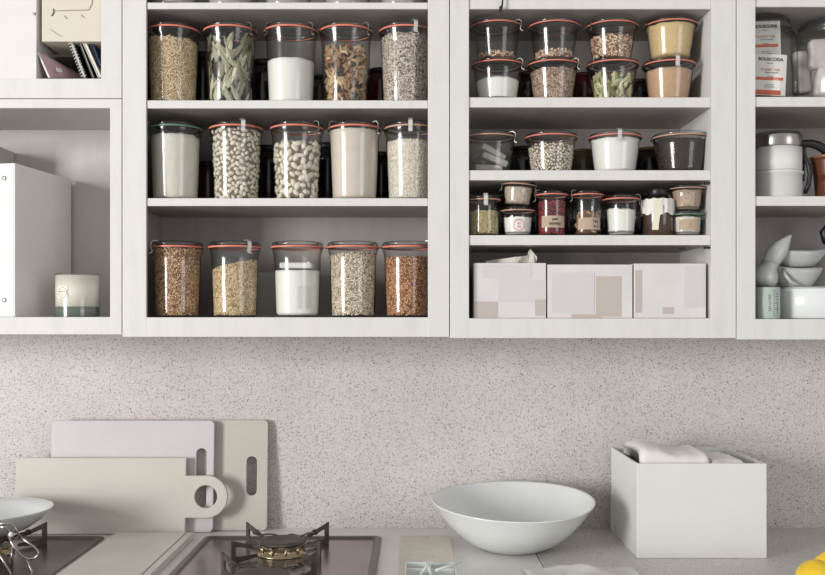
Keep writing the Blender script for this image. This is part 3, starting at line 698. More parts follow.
# notebooks below it
def leaning(name, pxb, pyb, pxt, pyt, th, dep, ya, mat, label, cat, pages=None, spiral=False):
    """book standing on its lower edge and leaning: from foot (px,py) to head"""
    xb_, zb_ = X(pxb, ya), Z(pyb, ya); xt, zt_ = X(pxt, ya), Z(pyt, ya); ln = math.hypot(xt-xb_, zt_-zb_); ang = math.atan2(xt-xb_, zt_-zb_)
    t = thing(name, label, cat, (xb_, ya, zb_), (0, ang, 0))
    c = .0012
    MB().box(0, c, 0, dep, 0, ln, bev=.0003).build('cover', M[mat], t); MB().box(th-c, th, 0, dep, 0, ln, bev=.0003).build('cover', M[mat], t)
    MB().box(c, th-c, .002, dep-.002, .001, ln-.001).build('pages', M[pages or 'pages'], t)
    if spiral:
        m = MB()
        for k in range(12):
            z = ln*(k+.5)/12; m.tube([(th/2+(.7*th)*math.cos(a*PI/5), -.001+.004*math.sin(a*PI/5), z) for a in range(10)], .0007, 6, closed=True)
        m.build('spiral_wire', M['porcelain'], t)
    return t
t = thing('notebook', 'pink notebook with a small white tag leaning on the white file', 'notebook', (X(49, .03), .03, zf), (0, 0, 0))
# pink cover seen broadside: a slanting plate
def quadplate(pts, ya, yb_, th=.002):
    vs = [(X(px, yy)-t.location.x, yy-t.location.y, Z(py, yy)-t.location.z) for (px, py), yy in zip(pts, (ya, ya, yb_, yb_))]
    n = (Vector(vs[1])-Vector(vs[0])).cross(Vector(vs[2])-Vector(vs[0])).normalized()*th
    return vs+[tuple(Vector(v)+n) for v in vs], [(0, 1, 2, 3), (7, 6, 5, 4), (0, 4, 5, 1), (1, 5, 6, 2), (2, 6, 7, 3), (3, 7, 4, 0)]
v, f = quadplate([(50, 77.6), (38.8, 52), (73, 70), (84, 77.6)], .02, .10); MB().add(v, f, 0, False).build('cover', M['pink'], t)
v, f = quadplate([(48, 77.6), (37.0, 52), (38.6, 52), (50, 77.6)], .019, .019, .003); MB().add(v, f, 0, False).build('pages', M['pages'], t)
v, f = quadplate([(58, 72), (57, 68), (62, 69.3), (63.5, 73)], .028, .036, .0008)
MB().add([(a, b-.004, c) for a, b, c in v], f, 0, False).build('paper_tag', M['label'], t)
leaning('notebook', 82.5, 78.2, 69, 43, .008, .15, .022, 'blackbook', 'spiral notebook with a white wire binding', 'notebook', spiral=True)
leaning('notebook', 92, 78.2, 78.5, 43, .005, .15, .022, 'blackbook', 'thin black notebook next to the spiral notebook', 'notebook')
leaning('book', 98.2, 78.2, 82.5, 43, .007, .15, .022, 'pages', 'grey-white booklet between the black and navy ones', 'book')
leaning('book', 98.6, 67, 89.5, 43, .006, .15, .026, 'navy', 'navy blue book leaning at the cabinet side', 'book', pages='navy')
# ring binder
z0 = Z(317)+E
H = Z(163, .012)-z0; ang = -math.atan2(.042, .205)
t = thing('ring_binder', 'large white ring binder standing beside the candle', 'binder', (X(15, .012), .012, z0), (0, 0, ang))
MB().box(-.003, 0, .0, .205, 0, H, bev=.0006).build('cover', M['binder'], t)
for v in t.children[0].data.vertices:
    if v.co.z > H/2: v.co.z -= .004*v.co.y/.2
MB().box(-.085, -.0032, 0, .003, 0, H, bev=.0006).build('spine', M['binder'], t)
MB().box(-.085, -.082, .0032, .205, 0, H, bev=.0006).build('cover', M['binder'], t)
MB().box(-.081, -.004, .005, .198, .002, H-.012).build('pages', M['pages'], t)
for zz in (Z(177), Z(300)):
    MB().lathe([(.0018, .0012), (.0042, .0014), (.0046, 0)], 20, mat=Matrix.Translation((-.024, -.0004, zz-z0)) @ Matrix.Rotation(PI/2, 4, 'X')).build('rivet', M['steel'], t)
mb = MB(); mb.box(-.10, 0, 0, .105, 0, Z(149.5, .18)-z0, bev=.002); tag(mb.build('file_folder', M['binder_in'], None, (-.886, .110, z0)), 'grey file folder standing beyond the ring binder and taller than it', 'folder')
# candle
yc = .060; t = thing('candle', 'cream candle in a short glass with a green base', 'candle', (X(77.5, yc), yc, z0))
r = 21.3*(CY+yc)/F; h = Z(272.5, yc-r)-z0
MB().lathe([(0, .001), (r*.92, 0), (r, .003), (r, .020), (r*.985, .0205), (0, .0205)], 48).build('glass_base', M['green_glass'], t)
MB().lathe([(0, .021), (r*.975, .021), (r*.985, h-.0045), (r*.9, h-.007), (0, h-.007)], 48).build('wax', M['wax'], t)
MB().lathe([(r*1.0, .0), (r*1.004, .004), (r*1.004, h-.001), (r*.99, h), (r*.97, h-.001), (r*.965, h-.006)], 48).build('glass_cup', M['glass_clear'], t)
MB().tube([(0, 0, h-.007), (0, 0, h-.001)], .0008, 6).build('wick', M['ink'], t)
t['_d'] = [r, r, r, .1, .01]
paper_label(t, h*.55, .0225, .0225, 'wax', (('MAISON', .0042, .002, 0), ('No 5', .004, -.0035, 0)), 'ink_soft', R=r*1.008, phi=-.36, circle=(.0105, .0012), name='emblem')

# ------------------------------------------------------------------ far right cabinet
q1, q2, q3 = Z(96.5, .003)+E, Z(196, .003)+E, Z(319)+E
yy = .085
t = thing('storage_jar', 'big glass jar holding printed packets', 'jar', (X(758, yy), yy, q1))
R = .078
MB().lathe([(0, .003), (R*.85, 0), (R*.97, .005), (R, .018), (R, .122), (R*.93, .140), (R*.80, .148), (R*.80, .154), (R*.84, .157), (R*.84, .160), (R*.80, .162), (R*.82, .168), (R*.74, .175), (0, .176)], 64).build('glass_body', M['glass'], t)
def packet(px0, px1, py0, py1, y0, rot, label, top, hpx=41.5):
    xm = X((px0+px1)/2, y0); zc = Z((py0+py1)/2, y0); w = X(px1, y0)-X(px0, y0); h = Z(py0, y0)-Z(py1, y0)
    t = thing('paper_packet', label, 'packet', (xm, y0, zc-h/2), (0, rot, 0))
    MB().box(-w/2, w/2, 0, .012, 0, h, bev=.001).build('packet_body', M['label'], t)
    yf = -.0004; m = MB(); g = MB(); r_ = MB(); hd_ = hpx*(CY+y0)/F; fz_ = lambda q: h-hd_*(1-q)
    def T(mb_, txt, size, cx, fz, bold=.01):
        v, f = text_geo(txt, size, size*bold*2); mb_.add([(cx*w+a, yf, fz_(fz)+b) for a, b, _ in v], f, 0, False)
    T(m, top, .0092, .0, .87, .02); T(g, 'FINE TEA', .0032, -.02, .775); T(r_, 'PLANET THE', .0068, 0, .62); T(m, 'infusion naturelle', .0038, .03, .555); T(m, 'net 100 g', .0030, 0, .46)
    T(m, 'sachet fraicheur', .0030, 0, .26); T(g, 'thes et plantes', .0038, 0, .21)
    m.build('lettering', M['ink'], t); g.build('lettering', M['ink_green'], t); r_.build('lettering', M['ink_red'], t)
    b = MB(); b.box(-w*.44, w*.40, yf-.0002, -.0001, fz_(.37), fz_(.44)); b.box(-w*.44, w*.34, yf-.0002, -.0001, fz_(.02), fz_(.13)); b.build('orange_band', M['ink_orange'], t)
    return t
packet(752, 782, 21, 80, .055, -.03, 'printed white packet with an orange band, the rear one in the jar', 'BOUSCONI')
packet(753, 785.5, 54, 95.5, .034, .045, 'printed white packet with orange bands, in front in the jar', 'BOUSCODA')
yy = .095
t = thing('storage_jar', 'big glass jar stuffed with pale tissue bags', 'jar', (X(836, yy), yy, q1))
R = .086
MB().lathe([(0, .003), (R*.85, 0), (R*.97, .005), (R, .018), (R, .118), (R*.95, .132), (R*.86, .142), (R*.86, .150), (R*.89, .153), (R*.89, .157), (R*.85, .159), (R*.86, .166), (R*.78, .173), (0, .174)], 64).build('glass_body', M['glass'], t)
def crumple(name, w, d, h, mat, loc, rot, label, cat, seed, amp=.004):
    m = MB(); nu, nv = 22, 14; vs = []; fs = []
    for j in range(nv+1):
        z = h*j/nv
        for i in range(nu):
            a = 2*PI*i/nu; k = (1-abs(2*j/nv-1)**14*.12); x = w/2*math.copysign(abs(math.cos(a))**.22, math.cos(a))*k; y = d/2*math.copysign(abs(math.sin(a))**.5, math.sin(a))*k
            o = noise.noise(Vector((x*40+seed, y*40, z*40)))*amp; vs.append((x+o, y+o, z))
    for j in range(nv):
        for i in range(nu): i2 = (i+1) % nu; fs.append((j*nu+i, j*nu+i2, (j+1)*nu+i2, (j+1)*nu+i))
    fs += [tuple(range(nu-1, -1, -1)), tuple(nv*nu+i for i in range(nu))]
    return tag(m.add(vs, fs).build(name, M[mat], None, loc, rot), label, cat)
crumple('tissue_bag', .066, .022, .060, 'bag', (X(831, .05), .056, q1+.009), (0, .12, 0), 'crumpled pale tissue bag at the bottom of the big jar', 'bag', 3)
crumple('tissue_bag', .066, .022, .060, 'bag', (X(826, .06), .06, q1+.070), (0, -.06, 0), 'crumpled pale tissue bag at the top of the big jar', 'bag', 9)
crumple('tissue_bag', .030, .030, .085, 'bag', (X(803, .085), .085, q1+.025), (0, -.1, 0), 'narrow tissue bag pressed against the side of the big jar', 'bag', 5)

# coffee press, two stacked white tubs
yy = .075; cx = X(777, yy); R = 24.2*(CY+yy)/F
t = thing('ramekin', 'white straight-sided dish at the bottom under the coffee press', 'dish', (cx, yy, q2))
hh = Z(169, yy-R)-q2
dish = MB().lathe([(0, .002), (R*.93, 0), (R*.97, .002), (R*.98, hh-.006), (R*1.03, hh-.005), (R*1.03, hh-.0005), (R*.94, hh-.0005), (R*.93, .006), (0, .006)], 56).build('dish_body', M['box_white'], t)
t2 = thing('ramekin', 'white straight-sided dish stacked directly below the steel press rim', 'dish', (cx, yy, q2+hh))
h2 = Z(144.5, yy-R)-q2-hh
MB().lathe([(0, .002), (R*.93, 0), (R*.97, .002), (R*.98, h2-.0005), (R*.94, h2-.0005), (R*.93, .006), (0, .006)], 56).build('dish_body', M['box_white'], t2)
zb = q2+hh+h2; h3 = .034
t3 = thing('coffee_press', 'steel-rimmed glass coffee press with a curved black handle', 'coffee press', (cx, yy, zb))
MB().lathe([(R*1.0, 0), (R*1.01, .001), (R*1.01, .022), (R*1.0, .024), (R*.97, .024), (R*.97, .001)], 56).build('steel_band', M['chrome'], t3)
MB().lathe([(R*.96, .0), (R*.96, .022), (R*.9, .030), (R*.5, h3), (0, h3+.002)], 56).build('glass_lid', M['glass'], t3)
m = MB(); k = lambda px, py: (X(px, yy-.02)-cx, -.02, Z(py, yy-.02)-zb)
m.tube([k(798, 143.5), k(804, 143.5), k(811, 143.5), k(818, 145.5), k(824, 149), k(830, 155), k(834, 165)], [.0078, .0082, .0086, .0092, .0096, .009, .006], 10)
m.tube([k(803.5, 145), k(803.5, 152), k(805, 158), k(808.5, 165), (k(810, 175)), k(808.5, 185), k(805, 193)], .0046, 10)
m.build('handle', M['black'], t3)
m = MB(); m.box(R*.985, R*1.05, -.012, -.004, -.068, .002); m.build('handle_strap', M['ink'], t3)
yy = .075; R2 = .044; cx = X(832, yy)
t = thing('mug', 'copper-brown flared beaker with a pale rim, beside the press handle', 'mug', (cx, yy, q2))
hb = Z(153.5, yy-R2)-q2
MB().lathe([(0, .002), (R2*.70, 0), (R2*.74, .003), (R2*.80, hb*.5), (R2*.93, hb*.88), (R2*.95, hb-.004), (R2*.9, hb-.006), (R2*.72, .008), (0, .006)], 48).build('beaker_body', M['terracotta'], t)
MB().lathe([(R2*.95, hb-.0045), (R2*1.03, hb-.002), (R2*1.02, hb), (R2*.93, hb-.001), (R2*.90, hb-.004)], 48).build('beaker_rim', M['copper'], t)

# lower right compartment: big dish, measuring cup, sauce boats
yy = .110; R = .090; cx = X(812, yy)
t = thing('round_dish', 'large plain white round dish carrying the sauce boats', 'dish', (cx, yy, q3))
hd = Z(288, yy-R)-q3
MB().lathe([(0, .002), (R*.95, 0), (R, .003), (R, hd-.001), (R*.99, hd), (R*.96, hd), (R*.95, .006), (0, .005)], 72).build('dish_body', M['porcelain'], t)
MB().lathe([(0, hd+.0005), (R*.97, hd+.0005), (R*.97, hd+.003), (0, hd+.003)], 56).build('dish_lid', M['porcelain_grey'], t)
ya = .010
t = thing('measuring_cup', 'small sea-green measuring cup with a printed vertical scale', 'measuring cup', (X(766, .04), .04, q3))
R = .027; hm = Z(287, .013)-q3
MB().lathe([(0, .002), (R*.95, 0), (R, .003), (R, hm-.001), (R*.98, hm), (R*.94, hm-.002), (R*.94, .004), (0, .004)], 48).build('cup_body', M['tinted'], t)
t['_d'] = [R, R, R, hm, .01]
m = MB()
for k in range(13):
    z = .006+k*(hm-.014)/12; a = .004
    for dd, ww in ((0, .0045 if k % 3 else .008),):
        m.add([wrap(a, z, R+.0004), wrap(a+ww, z, R+.0004), wrap(a+ww, z+.0011, R+.0004), wrap(a, z+.0011, R+.0004)], [(0, 1, 2, 3)])
for txt, a0 in (('250 ml 500', -.002), ('cups oz 1 2 3', .015)):
    v, f = text_geo(txt, .0075, 0.0001); m.add([wrap(a0-yy_, hm*.5+x_, R+.0004) for x_, yy_, _ in v], f, 0, False)
m.build('printed_scale', M['ink_green'], t)

def boat(name, px, py0, py1, halfw, yy, label, cat, spout=1, rot=(0, 0, 0), mat='porcelain_grey', rest=None, depth=.6):
    a = halfw*(CY+yy)/F; h = Z(py0, yy)-Z(py1, yy)
    t = thing(name, label, cat, (X(px, yy), yy, rest if rest is not None else Z(py1, yy)), rot)
    prof = [(0, .001), (.50, 0), (.56, .05), (.76, .4), (.90, .75), (.97, 1.0), (.93, .985), (.84, .7), (.68, .35), (.45, .12), (0, .1)]
    def fn(x, y, z):
        u = x*spout/a; lift = max(0, u)**3*h*.22*(z/h); st = 1+max(0, u)**4*.18*(z/h); pin = 1-max(0, u)**2*.45*(z/h)
        return (x*st, y*depth*pin, z+lift-.05*h*math.cos(2*u)*(z/h))
    MB().lathe([(r_*a, z_*h) for r_, z_ in prof], 56, 0, True, fn).build('boat_body', M[mat], t)
    return t, a, h
zl = q3+hd+.0034
BG = 'white sauce boats stacked on the round dish'
t, a, h = boat('sauce_boat', 796, 267.5, 287, 27, .085, 'lower white sauce boat with a looped handle, under the wide one', 'sauce boat', -1, rest=zl)
m = MB(); m.tube([(-a*.60, -.02, h*.9), (-a*.62, -.032, h*.6), (-a*.45, -.036, h*.25), (-a*.1, -.030, h*.08)], .0035, 8); m.build('handle', M['porcelain_grey'], t)
t, a, h = boat('sauce_boat', 798, 252, 268, 28, .085, 'upper white sauce boat with a pouring lip, stacked on another', 'sauce boat', 1, rest=zl+.0425)
# lying jug and tall spout
yy = .055
t = thing('milk_jug', 'white jug lying tipped with its spout pointing up, above the measuring cup', 'jug', (X(763.5, yy), yy, q3+hm+.0185), (0, math.radians(24), 0))
MB().lathe([(0, -.0195), (.016, -.018), (.0255, -.009), (.028, .003), (.024, .016), (.017, .026), (.0165, .032), (.018, .034)], 40).build('jug_body', M['porcelain_grey'], t)
m = MB(); vs = []; fs = []; n = 12; kk = 14
m = MB().lathe([(.0165, .026), (.0185, .036), (.022, .050), (.0225, .062), (.018, .078), (.010, .092), (.003, .104), (0, .106)], 32, 0, True, lambda x, y, z: (x*.9+.010*max(0, (z-.03)/.06)**2, y*.55, z)); m.build('jug_spout', M['porcelain_grey'], t)
yy = .12
t = thing('coffee_jug', 'white jug with a black knob, cut off by the photo edge', 'jug', (X(846, yy), yy, zl))
MB().lathe([(0, .001), (.030, 0), (.036, .006), (.040, .05), (.036, .085), (.034, .093), (0, .094)], 40).build('jug_body', M['porcelain_grey'], t)
m = MB(); m.tube([(-.030, 0, .088), (-.042, 0, .10), (-.046, 0, .118), (-.036, 0, .132), (-.010, 0, .136)], [.006, .009, .010, .009, .007], 12); m.build('handle', M['black'], t)

# ------------------------------------------------------------------ worktop things
# big bowl
def wob(x, y, z): 
    k = z/.098; return (x*(1+.006*k*math.sin(3*math.atan2(y, x))), y, z+k*.010*(y/.16)+k*.0018*math.sin(2*math.atan2(y, x)+.6))
MBowl = MB().lathe([(0, .003), (.040, .002), (.052, 0), (.060, .0005), (.070, .004), (.096, .018), (.122, .040), (.145, .067), (.1650, .0965), (.1668, .0985), (.1650, .0998), (.1605, .0965), (.140, .068), (.117, .044), (.091, .023), (.06, .010), (0, .007)], 96, 0, True, wob)
o = MBowl.build('salad_bowl', M['porcelain'], None, (X(512.5, .042), .040, CZ+E)); tag(o, 'large shallow white bowl standing on the worktop below the jars', 'bowl')
# white box
th = .0045
bx = thing('open_box', 'open white lacquered box holding folded white cloths', 'box', (.5655, -.043, CZ+E)); w, d, hh = .2535, .240, .1850
m = MB(); m.box(-w/2, w/2, 0, th, 0, hh, bev=.0006); m.box(-w/2, -w/2+th, th, d, 0, hh, bev=.0006); m.box(w/2-th, w/2, th, d, 0, hh, bev=.0006); m.box(-w/2+th, w/2-th, d-th, d, 0, hh, bev=.0006); m.box(-w/2+th, w/2-th, th, d-th, 0, th)
m.build('box_body', M['box_white'], bx)
m = MB(); m.box(-w/2-.0015, -w/2-.0001, d-.045, d, .0, .088); m.build('side_tab', M['box_white'], bx)
m = MB(); m.box(w/2-.030, w/2-.027, .03, d-.03, .02, hh-.005, mat=Matrix.Translation((0, 0, 0)) @ Matrix.Rotation(.0, 4, 'Y')); m.build('divider', M['box_white'], bx)
def cloth(name, x0, x1, y0, y1, zt, loc, label, cat, seed, edge=.02, amp=.004, mat='linen', base=0., fold=None):
    m = MB(); nx, ny = 44, 32; vs = []; fs = []
    for j in range(ny+1):
        for i in range(nx+1):
            u, v = i/nx, j/ny; x = x0+(x1-x0)*u; y = y0+(y1-y0)*v
            e = min(u, 1-u)*(x1-x0); e2 = min(v, 1-v)*(y1-y0); f = min(1, e/edge)**.5*min(1, e2/edge)**.5
            z = base+(zt(u, v)-base)*f+amp*noise.noise(Vector((x*22+seed, y*22, seed)))*f+amp*.35*noise.noise(Vector((x*70+seed, y*70, seed)))*f
            vs.append((x+amp*.6*noise.noise(Vector((x*20, y*20, seed+3))), y+amp*.6*noise.noise(Vector((x*20, y*20, seed+8))), z))
    for j in range(ny):
        for i in range(nx): b = j*(nx+1)+i; fs.append((b, b+1, b+nx+2, b+nx+1))
    n0 = len(vs); 
    o = m.add(vs, fs).build(name, M[mat], None, loc); sol = o.modifiers.new('thick', 'SOLIDIFY'); sol.thickness = .0015
    return tag(o, label, cat)
Lb = bx.location
def folded(name, x0, x1, y0, y1, zb_, top, loc, label, seed, rr_=.012):
    m = MB(); nx, ns = 40, 36; vs = []; fs = []
    for i in range(nx+1):
        u = i/nx; x = x0+(x1-x0)*u; zt_ = top(u); hz = (zt_-zb_)/2; e = min(1., min(u, (1-u)*1.6)*(x1-x0)/rr_); k = max(.05, math.sqrt(max(0, 1-(1-e)**2)))
        for j in range(ns):
            a = 2*PI*j/ns; ca, sa = math.cos(a), math.sin(a)
            y = (y0+y1)/2+(y1-y0)/2*math.copysign(abs(ca)**.35, ca)*(.9+.1*k); z = zb_+hz+hz*math.copysign(abs(sa)**.45, sa)*(.72+.28*k)
            o = noise.noise(Vector((x*26+seed, y*18, z*26)))*.0045+noise.noise(Vector((x*60, y*60+seed, z*60)))*.0012
            vs.append((x+o*.4, y, z+o))
    for i in range(nx):
        for j in range(ns): j2 = (j+1) % ns; fs.append((i*ns+j, i*ns+j2, (i+1)*ns+j2, (i+1)*ns+j))
    fs += [tuple(range(ns)), tuple(nx*ns+j for j in reversed(range(ns)))]
    return tag(m.add(vs, fs).build(name, M['linen'], None, loc), label, 'cloth')
folded('folded_cloth', -.1165, .022, .013, .170, hh-.06, lambda u: hh+.029-.015*u+.003*math.sin(u*7), Lb[:], 'thick folded white linen cloth rising above the box rim', 2.2, .016)
folded('folded_cloth', .0245, .092, .010, .200, hh-.07, lambda u: hh+.006-.005*u, Lb[:], 'flat folded ivory cloth lying lower, next to the box divider', 7.7, .008)

# cutting boards leaning on the wall
def board(name, outline, holes, ybase, lean, th, mat, label, cx):
    o = MB().prism([(a-cx, b) for a, b in outline], [[(a-cx, b) for a, b in h] for h in holes], 0, th, bev=.0012).build(name, M[mat], None, (cx, ybase, CZ+.0012), (lean, 0, 0))
    return tag(o, label, 'cutting board')
def circ(cx, cz, r, n=40): return [(cx+r*math.cos(2*PI*k/n), cz+r*math.sin(2*PI*k/n)) for k in range(n)]
lean = -math.radians(4.0)
yb = .196; g = lambda px, py, y: (X(px, y), Z(py, y)-CZ)
x0, zt_ = g(120, 420.5, yb+.014); x1, _ = g(267.5, 421, yb+.008)
sl = g(245.8, 457.6, yb); sr = g(256.3, 496.5, yb)
board('cutting_board', rrect(x0, x1, 0, zt_, .010), [rrect(sl[0], sr[0], sr[1], sl[1], (sr[0]-sl[0])/2*.98)], yb, lean, .009, 'board_g', 'grey-green board with a slot handle, rearmost against the wall', (x0+x1)/2)
yb = .178
x0, zt_ = g(51.5, 421, yb+.014); x1, _ = g(213.5, 421, yb+.008); sl = g(195, 449.5, yb); sr = g(205.7, 508, yb)
board('cutting_board', rrect(x0, x1, 0, zt_, .011), [rrect(sl[0], sr[0], sr[1], sl[1], (sr[0]-sl[0])/2*.98)], yb, lean, .009, 'board_w', 'lilac-white board with rounded corners, between the other two leaning boards', (x0+x1)/2)
yb = .160
x0, zt_ = g(15.5, 458.5, yb+.008); x1, _ = g(185.5, 459, yb+.005); cc = g(206, 497.5, yb+.003); R = 21.0*(CY+yb)/F
zn0, zn1 = cc[1]-R, cc[1]+R
out = [(x0, 0), (x1, 0), (x1, zn0), (cc[0]-.004, zn0)]+[(cc[0]+R*math.cos(a), cc[1]+R*math.sin(a)) for a in np.linspace(-PI/2, PI/2, 28)]+[(cc[0]-.004, zn1), (x1, zn1), (x1, zt_), (x0, zt_)]
board('cutting_board', out, [circ(cc[0]-.001, cc[1], 11.4*(CY+yb)/F)], yb, lean, .012, 'board_c', 'long cream board with a round ring handle, frontmost of the leaning boards', (x0+x1)/2)

# hobs
def hob(xl, xr, yb_, yf, label, tray):
    t = thing('gas_hob', label, 'hob', ((xl+xr)/2, (yb_+yf)/2, CZ+E)); W = (xr-xl)/2; D = (yb_-yf)/2; rim = .016; h = .006
    m = MB(); o = rrect(-W, W, -D, D, .012); i = rrect(-W+rim, W-rim, -D+rim, D-rim, .006); n = len(o)
    ring = []
    for k in range(n):
        (ax, ay), (bx_, by_) = o[k], i[k]
        ring += [(ax, ay, 0), (ax, ay, h*.7), (ax+(bx_-ax)*.25, ay+(by_-ay)*.25, h), (ax+(bx_-ax)*.7, ay+(by_-ay)*.7, h), (bx_, by_, .0018)]
    fs = [(5*k+j, 5*((k+1) % n)+j, 5*((k+1) % n)+j+1, 5*k+j+1) for k in range(n) for j in range(4)]
    m.add(ring, fs, 0, False).build('rim', M['hob_rim'], t)
    m = MB(); m.add([(a, b, .0018) for a, b in i], [tuple(range(n))], 0, False).build('tray', tray, t)
    return t
def burner(t, cx, cy, z0=.0022):
    L = t.location; x, y = cx-L.x, cy-L.y; b = link('burner', MB().lathe([(0, 0), (.050, 0), (.050, .003), (.042, .006), (.040, .012), (.041, .013), (.041, .019), (.038, .021), (0, .021)], 56).mesh('burner', M['brass']), t, (x, y, z0))
    MB().lathe([(.020, .0212), (.046, .0215), (.048, .024), (.046, .027), (.036, .0285), (.030, .027), (.0, .027)], 56).build('burner_cap', M['iron'], b)
    m = MB()
    for k in range(10):
        a = 2*PI*k/10; m.tube([(.0425*math.cos(a), .0425*math.sin(a), .004), (.0425*math.cos(a), .0425*math.sin(a), .020)], .0028, 8)
    m.build('burner_lug', M['brass'], b)
    for sx in (-1, 1):
        for sy in (-1, 1):
            m = MB(); c = Vector((.085*sx, .085*sy, 0)); dirn = Vector((-sx, -sy, 0)).normalized(); 
            # flat triangular plate: tall post at the corner, arm dropping inwards, foot bar
            prof = [(0, 0), (.012, 0), (.060, .004), (.060, .010), (.014, .012), (.010, .016), (.010, .030), (.014, .031), (.052, .021), (.058, .026), (0, .045)]
            p3 = [c+dirn*a+Vector((0, 0, z)) for a, z in prof]; nrm = dirn.cross(Vector((0, 0, 1)))*.0016
            n = len(p3); tri = [(0, 1, 5), (1, 4, 5), (1, 2, 4), (2, 3, 4), (0, 5, 6), (0, 6, 10), (6, 7, 10), (7, 8, 10), (8, 9, 10)]
            vs = [tuple(p-nrm) for p in p3]+[tuple(p+nrm) for p in p3]
            m.add(vs, tri+[tuple(reversed([q_+n for q_ in f])) for f in tri]+[(k, (k+1) % n, (k+1) % n+n, k+n) for k in range(n)], 0, False)
            m.build('pan_support_arm', M['iron'], t, (x, y, z0))
    for sy in (1, -1):
        w = MB(); pts = []
        for k in range(25):
            u = k/24*2-1; pts.append((.060*u, sy*(.045+.012*math.cos(u*PI*.5)+.004*abs(math.sin(u*PI*2))), .030-.008*math.cos(u*PI*.5)+.002*math.sin(u*PI*3)))
        w.tube(pts, .0018, 8)
        for sx in (-1, 1): w.tube([(sx*.060+.006*math.cos(a*PI/5), sy*.052, .031+.0045*math.sin(a*PI/5)) for a in range(10)], .0017, 7, closed=True)
        w.build('support_wire', M['iron'], t, (x, y, z0))
h1 = hob(-.4420, -.0660, .128, -.400, 'steel gas hob with a round burner between the stone slab and small board', M['hob'])
burner(h1, -.259, -.015); burner(h1, -.259, -.27)
h2 = hob(-1.035, -.655, .128, -.400, 'darker steel gas hob under the shallow white bowl', M['hob_dark'])
burner(h2, -.843, -.015); burner(h2, -.843, -.27)
# shallow bowl on the dark hob
zb = CZ+E+.0022+.0300
o = MB().lathe([(0, .001), (.040, .0005), (.046, 0), (.052, .002), (.078, .012), (.105, .030), (.1225, .050), (.1235, .0518), (.1220, .0525), (.103, .0335), (.075, .0160), (0, .006)], 80).build('shallow_bowl', M['porcelain'], None, (-.8480, -.003, zb+.005))
tag(o, 'shallow white bowl resting on the pan support of the dark hob', 'bowl')
# chrome wire utensil in front of it
t = thing('wire_tongs', 'bent chrome wire tongs hooked in front of the shallow bowl', 'tongs', (X(15, -.15), -.15, CZ+.008))
def u3(px, py, y=-.15): return (X(px, y)-t.location.x, y-t.location.y, Z(py, y)-t.location.z)
m = MB(); m.tube([u3(8, 535, -.14), u3(12, 543), u3(17, 551), u3(23, 557), u3(29, 559), u3(35, 558), u3(38.5, 555), u3(38, 551), u3(33, 546), u3(26, 541), u3(18, 535, -.14)], .0022, 10); m.build('looped_grip', M['chrome'], t)
m = MB(); m.tube([u3(-8, 524, -.15), u3(4, 523.5, -.15), u3(13, 524, -.15), u3(16, 529, -.15), u3(20, 538, -.145)], .0022, 10); m.tube([u3(-6, 527, -.145), u3(6, 527, -.145), u3(14, 537, -.145)], .0018, 10); m.build('hinge_arm', M['chrome'], t)
m = MB(); m.tube([u3(27, 559.5), u3(31, 569), u3(36, 584, -.17)], .0022, 10); m.tube([u3(-4, 549), u3(4, 562), u3(14, 580, -.17)], .0022, 10); m.tube([u3(12, 546), u3(11.5, 558), u3(11, 568, -.15)], .0014, 10); m.build('wire_leg', M['chrome'], t)
m = MB(); m.lathe([(0, -.005), (.003, -.0045), (.0048, 0), (.003, .0045), (0, .005)], 20, mat=Matrix.Translation(u3(11, 534.5, -.153))); m.build('rivet', M['porcelain'], t)
# stone slab
m = MB(); x0, x1 = -.632, -.466
m.box(x0, x1, -.40, .126, 0, .013, bev=.0015); t = m.build('chopping_slab', M['slab'], None, (0, 0, CZ+E)); tag(t, 'pale stone chopping slab with a grooved edge lying between the hobs', 'chopping slab')
MB().box(x1-.017, x1-.014, -.395, .115, .0131, .0134).build('edge_groove', M['ink_soft'], t)
# small beige board with hook hole
x0, x1 = X(400, .125), X(450, .125)
m = MB(); out = rrect(x0, x1, -.36, .124, .012)
m.prism(out, [circ(X(430, .112), .112, .0042, 16)], -.0035, .0035, bev=.0006)
o = m.build('cutting_board', M['board_s'], None, (0, 0, CZ+.0036), (-PI/2, 0, 0))
for v in o.data.vertices: v.co = (v.co.x, v.co.y, -0+v.co.z)
o.rotation_euler = (0, 0, 0)
for v in o.data.vertices: v.co = (v.co.x, v.co.z, v.co.y)
o.data.flip_normals()
tag(o, 'small worn beige board with a hanging hole, lying beside the hob', 'cutting board')
